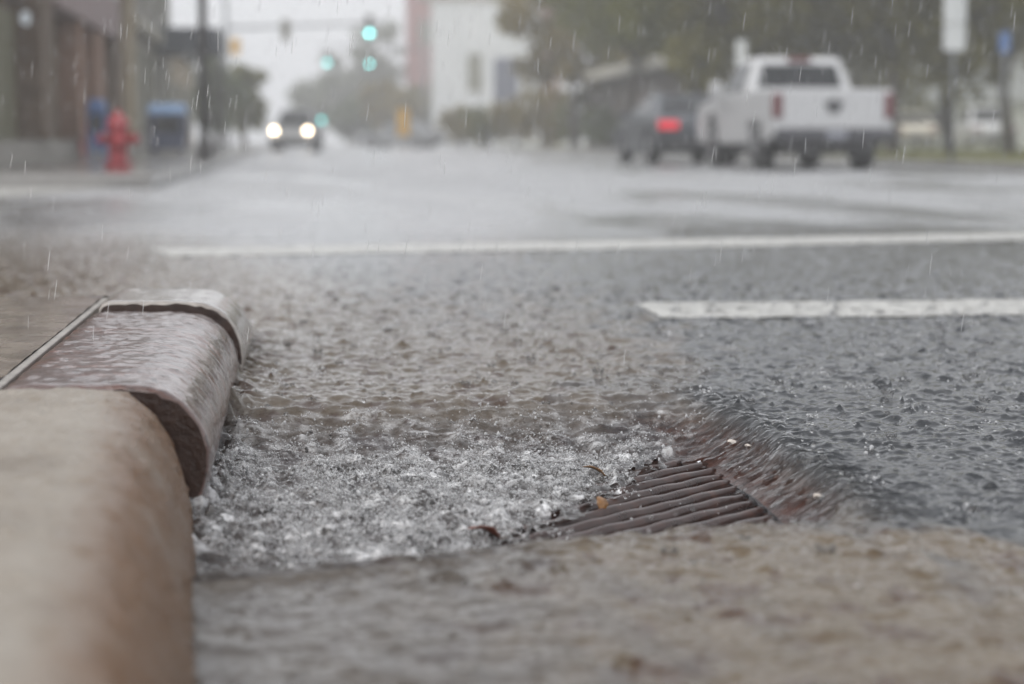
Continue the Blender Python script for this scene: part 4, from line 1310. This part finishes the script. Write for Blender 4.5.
# ------------------------------------------------------------------ light
SUN_EL, SUN_AZ = 56.0, 232.0       # behind cloud, over the photographer's left shoulder
W_ = bpy.data.worlds.new('World'); S.world = W_; W_.use_nodes = True
nt = W_.node_tree; nt.nodes.clear()
out = nt.nodes.new('ShaderNodeOutputWorld'); bg = nt.nodes.new('ShaderNodeBackground')
sky = nt.nodes.new('ShaderNodeTexSky'); sky.sky_type = 'NISHITA'; sky.sun_disc = False
sky.sun_elevation = R(SUN_EL); sky.sun_rotation = R(SUN_AZ); sky.dust_density = 4.0; sky.air_density = 1.0; sky.ozone_density = 1.0
hs = nt.nodes.new('ShaderNodeHueSaturation'); hs.inputs['Saturation'].default_value = 0.10
nt.links.new(sky.outputs[0], hs.inputs['Color'])
mx = nt.nodes.new('ShaderNodeMix'); mx.data_type = 'RGBA'; mx.inputs['Factor'].default_value = 0.72
nt.links.new(hs.outputs[0], mx.inputs[6])
# cloud deck: even grey with slow mottling
tc = nt.nodes.new('ShaderNodeTexCoord')
nz = nt.nodes.new('ShaderNodeTexNoise'); nz.inputs['Scale'].default_value = 2.2; nz.inputs['Detail'].default_value = 4
nt.links.new(tc.outputs['Generated'], nz.inputs['Vector'])
cr = nt.nodes.new('ShaderNodeValToRGB'); cr.color_ramp.elements[0].position = .3; cr.color_ramp.elements[1].position = .75
cr.color_ramp.elements[0].color = (5.6, 5.75, 6.0, 1); cr.color_ramp.elements[1].color = (7.6, 7.7, 7.9, 1)
nt.links.new(nz.outputs['Fac'], cr.inputs['Fac'])
nt.links.new(cr.outputs['Color'], mx.inputs[7])
sx = nt.nodes.new('ShaderNodeSeparateXYZ'); nt.links.new(tc.outputs['Generated'], sx.inputs[0])
gr_ = nt.nodes.new('ShaderNodeValToRGB'); ge = gr_.color_ramp.elements
ge[0].position = 0.0; ge[0].color = (1.42, 1.43, 1.45, 1); ge[1].position = 1.0; ge[1].color = (.62, .62, .63, 1)
e_ = ge.new(.22); e_.color = (1.05, 1.055, 1.07, 1); e_ = ge.new(.5); e_.color = (.72, .725, .74, 1)
nt.links.new(sx.outputs['Z'], gr_.inputs['Fac'])
ml = nt.nodes.new('ShaderNodeMix'); ml.data_type = 'RGBA'; ml.blend_type = 'MULTIPLY'; ml.inputs['Factor'].default_value = 1.0
nt.links.new(mx.outputs[2], ml.inputs[6]); nt.links.new(gr_.outputs['Color'], ml.inputs[7])
nt.links.new(ml.outputs[2], bg.inputs['Color'])
bg.inputs['Strength'].default_value = 0.11
nt.links.new(bg.outputs[0], out.inputs['Surface'])
sl = bpy.data.lights.new('sun', 'SUN'); sl.energy = 1.4; sl.angle = R(70); sl.color = (1, .98, .95)
so = bpy.data.objects.new('sun', sl); C.objects.link(so)
# sun direction matches the sky texture
az = R(SUN_AZ); el = R(SUN_EL)
dirv = Vector((math.sin(az) * math.cos(el), math.cos(az) * math.cos(el), math.sin(el)))
so.rotation_euler = dirv.to_track_quat('Z', 'Y').to_euler()
so.location = (0, 0, 60)

vs = S.view_settings
vs.view_transform = 'Standard'; vs.look = 'None'; vs.gamma = 1; vs.use_curve_mapping = False; vs.exposure = 0.68
cy = S.cycles
cy.use_denoising = True
cy.volume_bounces = 4; cy.max_bounces = 10; cy.transparent_max_bounces = 12; cy.transmission_bounces = 8; cy.glossy_bounces = 4; cy.diffuse_bounces = 3
cy.caustics_reflective = False; cy.caustics_refractive = False
